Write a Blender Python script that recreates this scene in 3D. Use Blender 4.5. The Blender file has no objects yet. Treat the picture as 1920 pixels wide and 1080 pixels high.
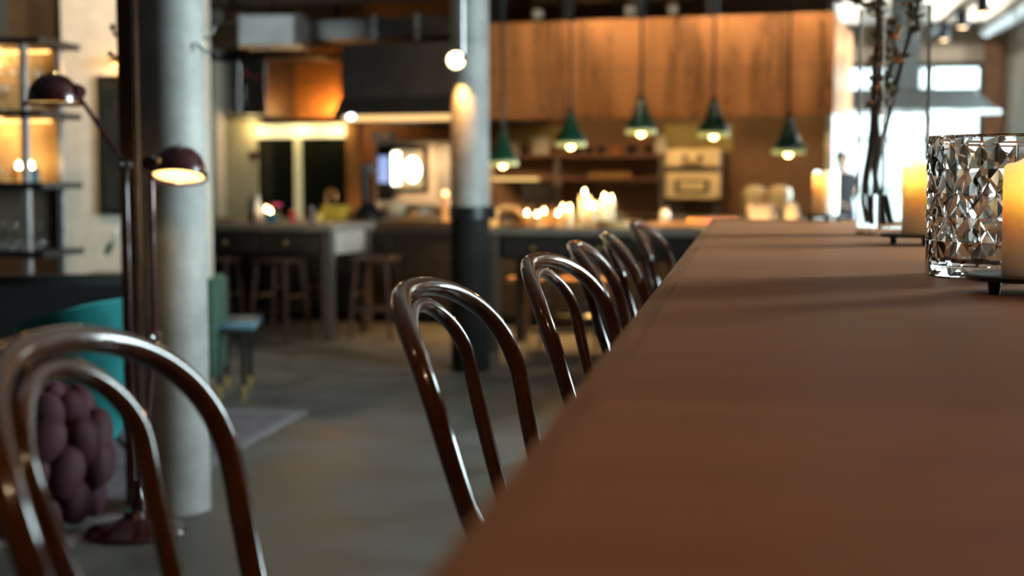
import bpy, bmesh, math, random
from mathutils import Vector, Matrix
random.seed(7)
R = math.radians
SC = bpy.context.scene
COL = SC.collection
PI = math.pi

# ------------------------------------------------------------------ camera (50 mm, f/2.8, standing at the end of the high table)
FPX = 2667.0                      # focal length in pixels of the 1920 px wide frame
CAM_H = 1.27
HORIZON = 340.0
PITCH = math.atan((540 - HORIZON) / FPX)
YAW = math.atan(431 / FPX * math.cos(PITCH))     # the table runs along +Y, the lens looks this much to the left of it
FW = Vector((-math.sin(YAW) * math.cos(PITCH), math.cos(YAW) * math.cos(PITCH), -math.sin(PITCH)))
RT = Vector((math.cos(YAW), math.sin(YAW), 0))
UP = RT.cross(FW)
CAM = Vector((0, 0, CAM_H))
cd = bpy.data.cameras.new('camera')
cam = bpy.data.objects.new('camera', cd)
COL.objects.link(cam)
cam.matrix_world = Matrix(((RT.x, UP.x, -FW.x, 0), (RT.y, UP.y, -FW.y, 0), (RT.z, UP.z, -FW.z, CAM_H), (0, 0, 0, 1)))
cd.sensor_width = 36.0
cd.lens = 36.0 * FPX / 1920.0
cd.clip_start = 0.05
cd.dof.use_dof = True
cd.dof.focus_distance = 2.35
cd.dof.aperture_fstop = 2.8
SC.camera = cam

# ------------------------------------------------------------------ daylight and exposure
w = bpy.data.worlds.new('overcast_sky')
SC.world = w
w.use_nodes = True
bg = w.node_tree.nodes['Background']
bg.inputs[0].default_value = (0.86, 0.98, 1.0, 1)
bg.inputs[1].default_value = 46.0
SC.view_settings.view_transform = 'Standard'
SC.view_settings.look = 'None'
SC.view_settings.gamma = 1.0
SC.view_settings.use_curve_mapping = False
SC.view_settings.exposure = 0.0
SC.cycles.use_denoising = True
SC.cycles.max_bounces = 14
SC.cycles.diffuse_bounces = 4
SC.cycles.glossy_bounces = 5
SC.cycles.transmission_bounces = 14
SC.cycles.transparent_max_bounces = 12
SC.cycles.caustics_reflective = False
SC.cycles.caustics_refractive = True
SC.cycles.blur_glossy = 0.5
SC.cycles.sample_clamp_indirect = 6.0

WALL_X = 3.55        # inner face of the window wall on the right
FAR_Y = 20.6         # inner face of the far window wall
CEIL = 3.62
RIGHT_WINDOWS = [(4.4, 7.2), (15.4, 18.45)]
WIN_TOP = [3.48, 3.12]
WIN_Z = (0.75, 3.12)
FAR_WIN = (-0.6, 3.32, 0.35, 2.92)

def portal(name, loc, rot, sx, sy):
    l = bpy.data.lights.new(name, 'AREA')
    l.shape = 'RECTANGLE'; l.size = sx; l.size_y = sy
    l.cycles.is_portal = True
    o = bpy.data.objects.new(name, l); COL.objects.link(o)
    o.location = loc; o.rotation_euler = rot
    return o
for (y0, y1), zt_ in zip(RIGHT_WINDOWS, WIN_TOP):
    portal('window_daylight', (WALL_X + 0.3, (y0 + y1) / 2, (WIN_Z[0] + zt_) / 2), (0, R(90), 0), zt_ - WIN_Z[0], y1 - y0)
portal('window_daylight', ((FAR_WIN[0] + FAR_WIN[1]) / 2, FAR_Y + 0.3, (FAR_WIN[2] + FAR_WIN[3]) / 2), (R(-90), 0, 0), FAR_WIN[1] - FAR_WIN[0], FAR_WIN[3] - FAR_WIN[2])

# ------------------------------------------------------------------ pixel helpers (direction only; the distance comes from the plane touched)
def ray(px, py):
    return (FW * FPX + RT * (px - 960) + UP * (540 - py)).normalized()
def G(px, py, z=0.0):                  # meets the horizontal plane z
    r = ray(px, py); return CAM + r * ((z - CAM_H) / r.z)
def D(px, py, d):                      # at distance d along the lens axis
    r = ray(px, py); return CAM + r * (d / r.dot(FW))
FWH = Vector((FW.x, FW.y, 0)).normalized()
def DV(px, py, ref, off=0.0):          # meets the upright plane through ref that faces the lens
    r = ray(px, py); return CAM + r * (((ref - CAM).dot(FWH) + off) / r.dot(FWH))
def at_y(px, py, y):
    r = ray(px, py); return CAM + r * (y / r.y)
def at_x(px, py, x):
    r = ray(px, py); return CAM + r * (x / r.x)
# kitchen frame: u runs along the kitchen wall, w runs into the kitchen
KH = R(8.25)
KU = Vector((math.cos(KH), -math.sin(KH), 0)); KW = Vector((math.sin(KH), math.cos(KH), 0))
K0 = D(960, 540, 12.4); K0.z = 0
KROT = -KH
def K(px, py, w_):                     # meets the plane w = w_, returned as (u, z)
    r = ray(px, py); t = (w_ - (CAM - K0).dot(KW)) / r.dot(KW); p = CAM + r * t
    return ((p - K0).dot(KU), p.z)
def kw(u, w_, z=0.0):                  # kitchen coordinates to world
    p = K0 + KU * u + KW * w_; return Vector((p.x, p.y, z))

# ------------------------------------------------------------------ materials
MATS = {}
def M(name, col, rough=0.5, metal=0.0, var=0.12, scale=14.0, bump=0.0, stretch=(1, 1, 1), coat=0.0, sheen=0.0, emit=None, estr=0.0,
      trans=0.0, ior=1.45, sss=0.0, sssr=(0.02, 0.008, 0.003), rvar=0.0, rand=0.0, col2=None, spec=None, alpha=1.0):
    if name in MATS: return MATS[name]
    m = bpy.data.materials.new(name); m.use_nodes = True
    nt = m.node_tree; N = nt.nodes; L = nt.links
    b = N['Principled BSDF']
    b.inputs['Base Color'].default_value = (*col, 1)
    b.inputs['Roughness'].default_value = rough
    b.inputs['Metallic'].default_value = metal
    b.inputs['IOR'].default_value = ior
    b.inputs['Coat Weight'].default_value = coat
    b.inputs['Coat Roughness'].default_value = 0.05
    b.inputs['Sheen Weight'].default_value = sheen
    if spec is not None: b.inputs['Specular IOR Level'].default_value = spec
    b.inputs['Transmission Weight'].default_value = trans
    b.inputs['Alpha'].default_value = alpha
    if sheen: b.inputs['Sheen Roughness'].default_value = 0.35; b.inputs['Sheen Tint'].default_value = (*[min(1, c * 3 + .01) for c in col], 1)
    if sss:
        b.inputs['Subsurface Weight'].default_value = sss
        b.inputs['Subsurface Radius'].default_value = sssr
        b.inputs['Subsurface Scale'].default_value = 1.0
    if emit:
        b.inputs['Emission Color'].default_value = (*emit, 1); b.inputs['Emission Strength'].default_value = estr
    if var or bump or rvar:
        tc = N.new('ShaderNodeTexCoord'); mp = N.new('ShaderNodeMapping'); mp.inputs['Scale'].default_value = stretch
        nz = N.new('ShaderNodeTexNoise'); nz.inputs['Scale'].default_value = scale; nz.inputs['Detail'].default_value = 5.0
        nz.inputs['Roughness'].default_value = 0.6
        L.new(tc.outputs['Object'], mp.inputs['Vector']); L.new(mp.outputs['Vector'], nz.inputs['Vector'])
        fac = nz.outputs['Fac']
        if var:
            rmp = N.new('ShaderNodeValToRGB')
            lo = [c * (1 - var * 2) for c in col]; hi = [min(1, c * (1 + var * 2)) for c in col]
            if col2: lo, hi = col2, col
            rmp.color_ramp.elements[0].position = 0.32; rmp.color_ramp.elements[1].position = 0.68
            rmp.color_ramp.elements[0].color = (*lo, 1); rmp.color_ramp.elements[1].color = (*hi, 1)
            L.new(fac, rmp.inputs['Fac'])
            out = rmp.outputs['Color']
            if rand:
                oi = N.new('ShaderNodeObjectInfo'); hs = N.new('ShaderNodeHueSaturation')
                mr = N.new('ShaderNodeMapRange'); mr.inputs['To Min'].default_value = 1 - rand; mr.inputs['To Max'].default_value = 1 + rand
                L.new(oi.outputs['Random'], mr.inputs['Value']); L.new(mr.outputs['Result'], hs.inputs['Value']); L.new(out, hs.inputs['Color'])
                out = hs.outputs['Color']
            L.new(out, b.inputs['Base Color'])
        if rvar:
            mr = N.new('ShaderNodeMapRange'); mr.inputs['From Min'].default_value = 0.3; mr.inputs['From Max'].default_value = 0.7
            mr.inputs['To Min'].default_value = max(0.02, rough - rvar); mr.inputs['To Max'].default_value = rough + rvar
            L.new(fac, mr.inputs['Value']); L.new(mr.outputs['Result'], b.inputs['Roughness'])
        if bump:
            bp = N.new('ShaderNodeBump'); bp.inputs['Strength'].default_value = bump; bp.inputs['Distance'].default_value = 0.01
            L.new(fac, bp.inputs['Height']); L.new(bp.outputs['Normal'], b.inputs['Normal'])
    MATS[name] = m
    return m

def glass_mat(name, col=(1, 1, 1), ior=1.5, rough=0.0):
    return M(name, col, rough=rough, trans=1.0, ior=ior, var=0)
def glow(name, col, strength):
    return M(name, (0.02, 0.02, 0.02), 0.6, emit=col, estr=strength, var=0)

# ------------------------------------------------------------------ mesh building
class MB:
    def __init__(s): s.v = []; s.f = []
    def add(s, vs, fs):
        n = len(s.v); s.v += [tuple(v) for v in vs]; s.f += [tuple(i + n for i in f) for f in fs]; return s
    def box(s, x0, x1, y0, y1, z0, z1, bev=0.0):
        bm = bmesh.new(); bmesh.ops.create_cube(bm, size=1)
        for v in bm.verts: v.co = Vector(((x0 + x1) / 2 + v.co.x * (x1 - x0), (y0 + y1) / 2 + v.co.y * (y1 - y0), (z0 + z1) / 2 + v.co.z * (z1 - z0)))
        if bev:
            bev = min(bev, .45 * min(abs(x1 - x0), abs(y1 - y0), abs(z1 - z0)))
            bmesh.ops.bevel(bm, geom=bm.edges[:], offset=bev, segments=1, affect='EDGES')
        bm.verts.index_update()
        s.add([v.co for v in bm.verts], [[v.index for v in f.verts] for f in bm.faces]); bm.free(); return s
    def prism(s, poly, z0, z1):            # poly of (x, y), extruded in z
        n = len(poly)
        vs = [(x, y, z0) for x, y in poly] + [(x, y, z1) for x, y in poly]
        return s.add(vs, [tuple(range(n))[::-1], tuple(range(n, 2 * n))] + [(i, (i + 1) % n, n + (i + 1) % n, n + i) for i in range(n)])
    def lathe(s, prof, seg=24, c=(0, 0, 0), axis='z', wob=0.0, cap=True):   # prof: (r, h) list
        vs = []; fs = []; n = len(prof)
        for i in range(seg):
            a = 2 * PI * i / seg
            for (r, h) in prof:
                rr = r * (1 + wob * math.sin(3 * a + h * 40))
                p = (rr * math.cos(a), rr * math.sin(a), h)
                if axis == 'x': p = (p[2], p[0], p[1])
                if axis == 'y': p = (p[0], p[2], p[1])
                vs.append((p[0] + c[0], p[1] + c[1], p[2] + c[2]))
        for i in range(seg):
            j = (i + 1) % seg
            for k in range(n - 1): fs.append((i * n + k, j * n + k, j * n + k + 1, i * n + k + 1))
        for k in ((0, n - 1) if cap and prof[0] != prof[-1] else ()):
            if prof[k][0] > 1e-5: fs.append(tuple(i * n + k for i in range(seg)))
        return s.add(vs, fs)
    def tube(s, pts, rad, seg=10, closed=False, flat=1.0):
        pts = [Vector(p) for p in pts]; n = len(pts)
        rads = rad if isinstance(rad, (list, tuple)) else [rad] * n
        vs = []; fs = []; nrm = None
        for i, p in enumerate(pts):
            if closed: t = pts[(i + 1) % n] - pts[i - 1]
            else: t = pts[min(i + 1, n - 1)] - pts[max(i - 1, 0)]
            t.normalize()
            if nrm is None:
                nrm = t.orthogonal().normalized()
            nrm = (nrm - t * nrm.dot(t)); nrm.normalize()
            b = t.cross(nrm)
            for k in range(seg):
                a = 2 * PI * k / seg
                vs.append(p + (nrm * math.cos(a) + b * math.sin(a) * flat) * rads[i])
        m = n if closed else n - 1
        for i in range(m):
            j = (i + 1) % n
            for k in range(seg):
                l = (k + 1) % seg
                fs.append((i * seg + k, i * seg + l, j * seg + l, j * seg + k))
        if not closed:
            fs.append(tuple(range(seg))[::-1]); fs.append(tuple((n - 1) * seg + k for k in range(seg)))
        return s.add(vs, fs)
    def ball(s, c, r, seg=14, rings=9, rot=None):
        r = Vector(r) if hasattr(r, '__len__') else Vector((r, r, r)); vs = []; fs = []
        for i in range(rings + 1):
            t = PI * i / rings
            for k in range(seg):
                a = 2 * PI * k / seg
                p = Vector((r.x * math.sin(t) * math.cos(a), r.y * math.sin(t) * math.sin(a), r.z * math.cos(t)))
                if rot: p = rot @ p
                vs.append(p + Vector(c))
        for i in range(rings):
            for k in range(seg):
                l = (k + 1) % seg
                fs.append((i * seg + k, (i + 1) * seg + k, (i + 1) * seg + l, i * seg + l))
        return s.add(vs, fs)
    def mesh(s, name, mat, smooth=True):
        me = bpy.data.meshes.new(name); me.from_pydata(s.v, [], s.f)
        bm = bmesh.new(); bm.from_mesh(me)
        bmesh.ops.remove_doubles(bm, verts=bm.verts[:], dist=1e-6)
        bmesh.ops.dissolve_degenerate(bm, dist=1e-7, edges=bm.edges[:])
        bmesh.ops.recalc_face_normals(bm, faces=bm.faces[:]); bm.to_mesh(me); bm.free()
        me.materials.append(mat)
        if smooth:
            for p in me.polygons: p.use_smooth = True
            try: me.set_sharp_from_angle(angle=R(40))
            except Exception: pass
        return me
    def build(s, name, mat, parent=None, loc=(0, 0, 0), rz=0.0, smooth=True, label=None):
        o = bpy.data.objects.new(name, s.mesh(name, mat, smooth)); COL.objects.link(o)
        o.location = loc; o.rotation_euler = (0, 0, rz)
        if parent: o.parent = parent
        if label: o['label'] = label
        return o

def tag(o, label, cat, group=None, kind=None):
    o['label'] = label; o['category'] = cat
    if group: o['group'] = group
    if kind: o['kind'] = kind
    return o
def thing(name, label, cat, loc=(0, 0, 0), rz=0.0, group=None):
    o = bpy.data.objects.new(name, None); COL.objects.link(o)
    o.empty_display_size = 0.1; o.location = loc; o.rotation_euler = (0, 0, rz)
    return tag(o, label, cat, group)
def struct(name, mb, mat, label, cat, loc=(0, 0, 0), rz=0.0, smooth=False):
    return tag(mb.build(name, mat, None, loc, rz, smooth), label, cat, kind='structure')
def dup(root, loc, rz=None, label=None, scale=None, name=None):
    r = root.copy(); COL.objects.link(r); r.location = loc
    if rz is not None: r.rotation_euler = (0, 0, rz)
    if label: r['label'] = label
    if scale: r.scale = (scale,) * 3
    if name: r.name = name
    for ch in list(root.children):
        c = ch.copy(); COL.objects.link(c); c.parent = r
        for g in list(ch.children):
            d = g.copy(); COL.objects.link(d); d.parent = c
    return r
def lamp(name, loc, col, power, radius=0.03, parent=None, kind='POINT', rot=None, spot=None):
    l = bpy.data.lights.new(name, kind); l.color = col; l.energy = power
    l.shadow_soft_size = radius
    if spot: l.spot_size = spot; l.spot_blend = 0.5
    o = bpy.data.objects.new(name, l); COL.objects.link(o); o.location = loc
    if rot: o.rotation_euler = rot
    if parent: o.parent = parent
    return o
WARM = (1.0, 0.62, 0.28)
AMBER = (1.0, 0.45, 0.12)

def added_ceiling_spot(loc, label, target, power, ang=60, col=(1.0, .66, .36)):  # unseen spots above the view, added for brightness
    t = thing('added_ceiling_spot', label, 'lamp', loc)
    MB().lathe([(0, 0), (.05, 0), (.05, -.02), (.02, -.025), (.02, -.06), (.045, -.07), (.05, -.16), (.042, -.16), (.04, -.1), (0, -.09)], 18).build('body', blackm, t)
    MB().lathe([(0, -.10), (.038, -.102), (.038, -.108), (0, -.108)], 14).build('lens', glow('added_spot_lens', (1, .75, .45), 8), t)
    l = lamp('spot_light', (0, 0, -.2), col, power, .05, t, 'SPOT', None, R(ang))
    l.rotation_euler = (Vector(target) - (Vector(loc) + Vector((0, 0, -.2)))).to_track_quat('-Z', 'Y').to_euler()
    return t
# common materials
concrete = M('column_concrete', (0.33, 0.325, 0.31), 0.62, var=0.2, scale=6, bump=0.25, col2=(0.2, 0.2, 0.19))
floor_m = M('polished_concrete', (0.16, 0.158, 0.148), 0.42, var=0.25, scale=2.4, bump=0.03, rvar=0.1, spec=0.22, col2=(0.075, 0.073, 0.067))
cream = M('cream_plaster', (0.62, 0.555, 0.455), 0.8, var=0.05, scale=9, bump=0.15)
darkwall = M('umber_plaster', (0.16, 0.115, 0.08), 0.8, var=0.1, scale=5, bump=0.1)
ceil_m = M('ceiling_concrete', (0.20, 0.18, 0.16), 0.8, var=0.12, scale=3, bump=0.15)
blackm = M('black_steel', (0.012, 0.013, 0.014), 0.42, 0.3, var=0.15, scale=30)
frame_m = M('window_frame_paint', (0.035, 0.045, 0.05), 0.5, var=0.1, scale=20)
pane_m = bpy.data.materials.new('window_pane'); pane_m.use_nodes = True
_n = pane_m.node_tree.nodes; _l = pane_m.node_tree.links; _n.remove(_n['Principled BSDF'])
_tr = _n.new('ShaderNodeBsdfTransparent'); _tr.inputs[0].default_value = (0.92, 0.97, 0.98, 1)
_gl = _n.new('ShaderNodeBsdfGlossy'); _gl.inputs['Roughness'].default_value = 0.03
_fr = _n.new('ShaderNodeFresnel'); _fr.inputs[0].default_value = 1.3
_mx = _n.new('ShaderNodeMixShader'); _l.new(_fr.outputs[0], _mx.inputs[0]); _l.new(_tr.outputs[0], _mx.inputs[1]); _l.new(_gl.outputs[0], _mx.inputs[2])
_l.new(_mx.outputs[0], _n['Material Output'].inputs[0])
steel = M('brushed_steel', (0.50, 0.49, 0.48), 0.34, 1.0, var=0.1, scale=4, stretch=(1, 1, 18), rvar=0.08)
steel_dark = M('dark_steel', (0.20, 0.185, 0.175), 0.40, 0.9, var=0.1, scale=4, stretch=(18, 18, 1), rvar=0.08)
galv = M('galvanised_duct', (0.62, 0.63, 0.63), 0.32, 0.9, var=0.1, scale=5, rvar=0.1)
copper = M('copper_sheet', (0.74, 0.32, 0.11), 0.30, 0.6, var=0.08, scale=1.5, stretch=(4, 4, 0.6), rvar=0.08, bump=0.02)
brass = M('brass', (0.75, 0.5, 0.18), 0.3, 1.0, var=0.05)
chrome = M('chrome', (0.8, 0.82, 0.83), 0.12, 1.0, var=0.02)
oak_dark = M('dark_oak', (0.075, 0.045, 0.028), 0.45, var=0.2, scale=4, stretch=(1, 12, 12), bump=0.08)
oak_top = M('oak_table_planks', (0.44, 0.19, 0.085), 0.52, var=0.2, scale=3.0, stretch=(1.0, 24, 24), bump=0.1, rvar=0.07, rand=0.13, spec=0.12, col2=(0.22, 0.085, 0.036))
oak_edge = M('oak_table_edging', (0.36, 0.16, 0.072), 0.55, var=0.2, scale=3, stretch=(20, 1.2, 20), bump=0.05, spec=0.12, col2=(0.2, 0.085, 0.036))
bent = M('stained_bentwood', (0.085, 0.025, 0.007), 0.18, var=0.2, scale=5, stretch=(6, 6, 1.2), coat=0.9, rvar=0.015, spec=0.5)
clear = glass_mat('clear_glass')
thin_glass = M('stemware_glass', (0.95, 0.97, 0.97), 0.02, trans=1.0, ior=1.5, var=0)
wax = M('ivory_wax', (0.96, 0.86, 0.73), 0.5, var=0.02, scale=30, sss=1.0, sssr=(0.075, 0.040, 0.021))
flame_m = glow('candle_flame', (1.0, 0.66, 0.25), 60.0)
white_cer = M('white_ceramic', (0.75, 0.72, 0.66), 0.3, var=0.04)
cream_enamel = M('cream_enamel', (0.72, 0.60, 0.36), 0.32, var=0.05, coat=0.3)

# ================================================================== THE ROOM
struct('floor', MB().box(-9.5, 3.9, -2.8, 23.5, -0.12, 0.0), floor_m, 'worn grey polished concrete floor', 'floor')
struct('ceiling', MB().box(-9.5, 3.9, -2.8, 23.5, CEIL, CEIL + 0.15), ceil_m, 'raw concrete ceiling slab', 'ceiling')
struct('wall_back', MB().box(-9.5, 3.9, -2.95, -2.8, 0, CEIL), darkwall, 'dark plaster wall behind the high table end', 'wall')
struct('wall_left', MB().box(-9.65, -9.5, -2.95, 23.5, 0, CEIL), darkwall, 'umber plaster side wall of the lounge', 'wall')
# right wall: piers between the windows, sill wall and lintel
mb = MB()
ys = [-2.8] + [v for p in RIGHT_WINDOWS for v in p] + [FAR_Y]
for a, b in zip(ys[0::2], ys[1::2]): mb.box(WALL_X, WALL_X + 0.35, a, b, 0, CEIL)
for (a, b), zt_ in zip(RIGHT_WINDOWS, WIN_TOP):
    mb.box(WALL_X, WALL_X + 0.35, a, b, 0, WIN_Z[0]); mb.box(WALL_X, WALL_X + 0.35, a, b, zt_, CEIL)
struct('wall_right', mb, cream, 'pale plaster wall with tall street windows', 'wall')
def window(n, name_label, org, ux, wid, z0, z1, nx, zs, depth=0.06):
    """frame with panes; org is the lower corner, ux the direction along the wall"""
    ang = math.atan2(ux.y, ux.x)
    t = thing('window_%d' % n, name_label, 'window', (org.x, org.y, 0), ang); t['kind'] = 'structure'
    f = MB(); b = 0.07
    f.box(0, b, -depth, depth, z0, z1); f.box(wid - b, wid, -depth, depth, z0, z1)
    f.box(b, wid - b, -depth, depth, z0, z0 + b); f.box(b, wid - b, -depth, depth, z1 - b, z1)
    f.build('window_frame', frame_m, t, smooth=False)
    xs = [b + (wid - 2 * b) * i / nx for i in range(nx + 1)]
    zz = [z0 + b] + zs + [z1 - b]
    for x in xs[1:-1]: MB().box(x - .02, x + .02, -.03, .03, z0 + b, z1 - b).build('mullion', frame_m, t, smooth=False)
    for z in zs: MB().box(b, wid - b, -.032, .032, z - .022, z + .022).build('transom', frame_m, t, smooth=False)
    for i in range(nx):
        for k in range(len(zz) - 1):
            MB().box(xs[i], xs[i + 1], -.003, .003, zz[k], zz[k + 1]).build('pane', pane_m, t, smooth=False)
    return t
for i, (y0, y1) in enumerate(RIGHT_WINDOWS):
    which = ['level with the high table end', 'next to the cream corner pier'][i]
    window(i + 1, 'dark framed tall street window ' + which, Vector((WALL_X + 0.2, y0, 0)), Vector((0, 1, 0)), y1 - y0, WIN_Z[0], WIN_TOP[i], 2, [2.42 if i == 1 else 2.3])
# far wall
fx0, fx1, fz0, fz1 = FAR_WIN
mb = MB().box(-9.5, fx0, FAR_Y, FAR_Y + .35, 0, CEIL).box(fx1, 3.9, FAR_Y, FAR_Y + .35, 0, CEIL).box(fx0, fx1, FAR_Y, FAR_Y + .35, 0, fz0).box(fx0, fx1, FAR_Y, FAR_Y + .35, fz1, CEIL)
struct('wall_far', mb, cream, 'cream far wall above the wide shop window', 'wall')
window(3, 'wide gridded shop window in the far wall', Vector((fx0, FAR_Y + .2, 0)), Vector((1, 0, 0)), fx1 - fx0, fz0, fz1, 6, [1.15, 1.86, 2.55])
struct('trim_1', MB().box(3.28, 3.52, FAR_Y - .12, FAR_Y, 0, 3.2, .01), M('rust_brick', (0.42, 0.22, 0.13), .8, var=.15, scale=8, bump=.2), 'narrow rust coloured pilaster beside the shop window', 'trim')

# ================================================================== STREET OUTSIDE THE FAR WINDOW
tag(MB().box(-14, 16, 21.2, 31, -.3, -.15).build('street', M('asphalt', (.12, .12, .12), .8, var=.15, scale=3), None), 'grey asphalt street outside the shop window', 'street', kind='structure')
bt = thing('street_building', 'pale building across the street seen through the shop window', 'building', (0, 29.5, -.15))
facade_m = M('pale_render', (.15, .155, .155), .9, var=.06, scale=1.5)
MB().box(-12, 14, 0, 3, 0, 11).build('facade_wall', facade_m, bt, smooth=False)
for k in range(9):
    for z in (.9, 4.1, 7.3):
        x = -10.5 + 2.7 * k
        f_ = MB().box(x, x + 1.3, -.05, .0, z, z + 1.9).build('window', M('facade_frame', (.21, .21, .21), .7, var=.04), bt, smooth=False)
        MB().box(x + .1, x + 1.2, -.07, -.05, z + .1, z + 1.8).build('pane', M('facade_glass', (.10, .105, .11), .35, var=.05), f_, smooth=False)
# ================================================================== HIGH TABLE
TZ = CAM_H - 0.165
TX0, TX1, TY0 = -0.128, 0.93, -0.55
TY1 = G(1338, 411, TZ).y
table = thing('high_table', 'long dark oak high table with candles and glass vases', 'table', (0, 0, 0))
E_W = 0.026
n_pl = 38
pw = (TY1 - TY0) / n_pl
plank_mesh = {}
for i in range(n_pl):
    y = TY0 + i * pw
    o = MB().box(-(TX1 - TX0) / 2 + E_W, (TX1 - TX0) / 2 - E_W, 0, pw - 0.0004, -0.045, 0, 0.0005).build('plank', oak_top, table, ((TX0 + TX1) / 2, y, TZ), smooth=False) if i == 0 else None
    if o: plank0 = o
    else:
        o = plank0.copy(); COL.objects.link(o); o.location = ((TX0 + TX1) / 2, y, TZ)
for sx, nm in ((0, 'edging_strip'), (1, 'edging_strip')):
    x = TX0 if sx == 0 else TX1 - E_W
    MB().box(0, E_W, TY0, TY1, -0.045, 0).build(nm, oak_edge, table, (x, 0, TZ), smooth=False)
for yy in (TY0 + .5, (TY0 + TY1) / 2, TY1 - .5):
    MB().box(-.05, .05, -.05, .05, 0.04, TZ - .115, .006).build('pedestal', blackm, table, ((TX0 + TX1) / 2, yy, 0), smooth=False)
    MB().box(-.19, .19, -.2, .2, 0, .04, .008).build('foot_plate', blackm, table, ((TX0 + TX1) / 2, yy, 0), smooth=False)
MB().box(-.08, .08, TY0 + .2, TY1 - .2, TZ - .115, TZ - .045).build('under_beam', blackm, table, ((TX0 + TX1) / 2, 0, 0), smooth=False)

# ================================================================== BENTWOOD BAR CHAIRS
HA, HB, HS, HK1, HK2, HZ, IA, IB, IS, IOFF, HKC, HEX = 0.2262, 0.1451, 0.1679, 0.2828, -0.1724, 1.1243, 0.118, 0.0835, 0.056, 0.0235, 1.082, 0.7833
SEAT = 0.715
def back_x(v, s): return -(HK1 * v + HK2 * v * v) + HKC * s * s
def hoop_pts(a, b, asz, top, low, ex, n=44):
    pts = []
    m = 10
    for i in range(m, 0, -1):
        u = i / m; pts.append((a + (asz - a) * u * 0.5 / 0.5, (top - b) + (low - top + b) * u))
    for i in range(n + 1):
        t = PI * i / n; c = math.cos(t)
        pts.append((a * math.copysign(abs(c) ** ex, c), top - b + b * math.sin(t) ** ex))
    for i in range(1, m + 1):
        u = i / m; pts.append((-(a + (asz - a) * u), (top - b) + (low - top + b) * u))
    return [Vector((back_x(v, s), -s, HZ + v)) for s, v in pts]
def smooth_path(pts, it=2):
    for _ in range(it):
        pts = [pts[0]] + [(pts[i - 1] + pts[i] * 2 + pts[i + 1]) / 4 for i in range(1, len(pts) - 1)] + [pts[-1]]
    return pts
def make_chair():
    t = thing('bar_chair', 'x', 'chair', (0, 0, 0), 0, 'bentwood bar chairs along the high table')
    low = SEAT - HZ
    p = hoop_pts(HA, HB, HS, 0, low, HEX)
    e0, e1 = p[0], p[-1]
    def leg(e):
        sgn = 1 if e.y > 0 else -1
        return [Vector((e.x - 0.03 * k / 6 - 0.05 * (k / 6) ** 2, e.y + sgn * 0.03 * k / 6, SEAT * (1 - k / 6))) for k in range(6, 0, -1)]
    path = leg(e0) + p + leg(e1)[::-1]
    MB().tube(smooth_path(path, 1), 0.0132, 14).build('back_hoop', bent, t)
    MB().tube(smooth_path(hoop_pts(IA, IB, IS, -IOFF, low + .01, 1.0), 1), 0.0108, 12).build('inner_hoop', bent, t)
    sx = back_x(low, 0) + 0.215
    MB().lathe([(0, SEAT + .002), (.17, SEAT), (.196, SEAT + .012), (.203, SEAT + .004), (.203, SEAT - .028), (.192, SEAT - .036), (0, SEAT - .036)], 36, (sx, 0, 0)).build('seat', bent, t)
    for s in (-1, 1):
        MB().tube([(sx + .10 + .07 * k / 6, s * (.125 + .05 * k / 6), (SEAT - .034) * (1 - k / 6)) for k in range(7)], [.017 - .005 * k / 6 for k in range(7)], 10).build('front_leg', bent, t)
    MB().tube([(sx - .03 + .165 * math.cos(a), .165 * math.sin(a), .30) for a in [2 * PI * k / 32 for k in range(32)]], .010, 8, closed=True).build('foot_ring', bent, t)
    return t
chair_poses = [(-.621, 1.1886, .03, 'bentwood bar chair pulled furthest out from the high table'),
               (-.4446, 1.9045, -.062, 'bentwood bar chair second along the high table from the pulled-out one'),
               (-.3784, 2.6246, -.13, 'bentwood bar chair third along the high table from the pulled-out one'),
               (-.3762, 3.20, .04, 'bentwood bar chair fourth along the high table from the pulled-out one'),
               (-.3497, 3.69, .10, 'bentwood bar chair fifth along, second from the high table far end'),
               (-.3641, 4.873, -.075, 'bentwood bar chair standing alone nearest the high table far end')]
ch0 = make_chair()
for i, (x, y, a, lb) in enumerate(chair_poses):
    if i == 0: ch0.location = (x, y, 0); ch0.rotation_euler = (0, 0, a); ch0['label'] = lb
    else: dup(ch0, (x, y, 0), a, lb)

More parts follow.
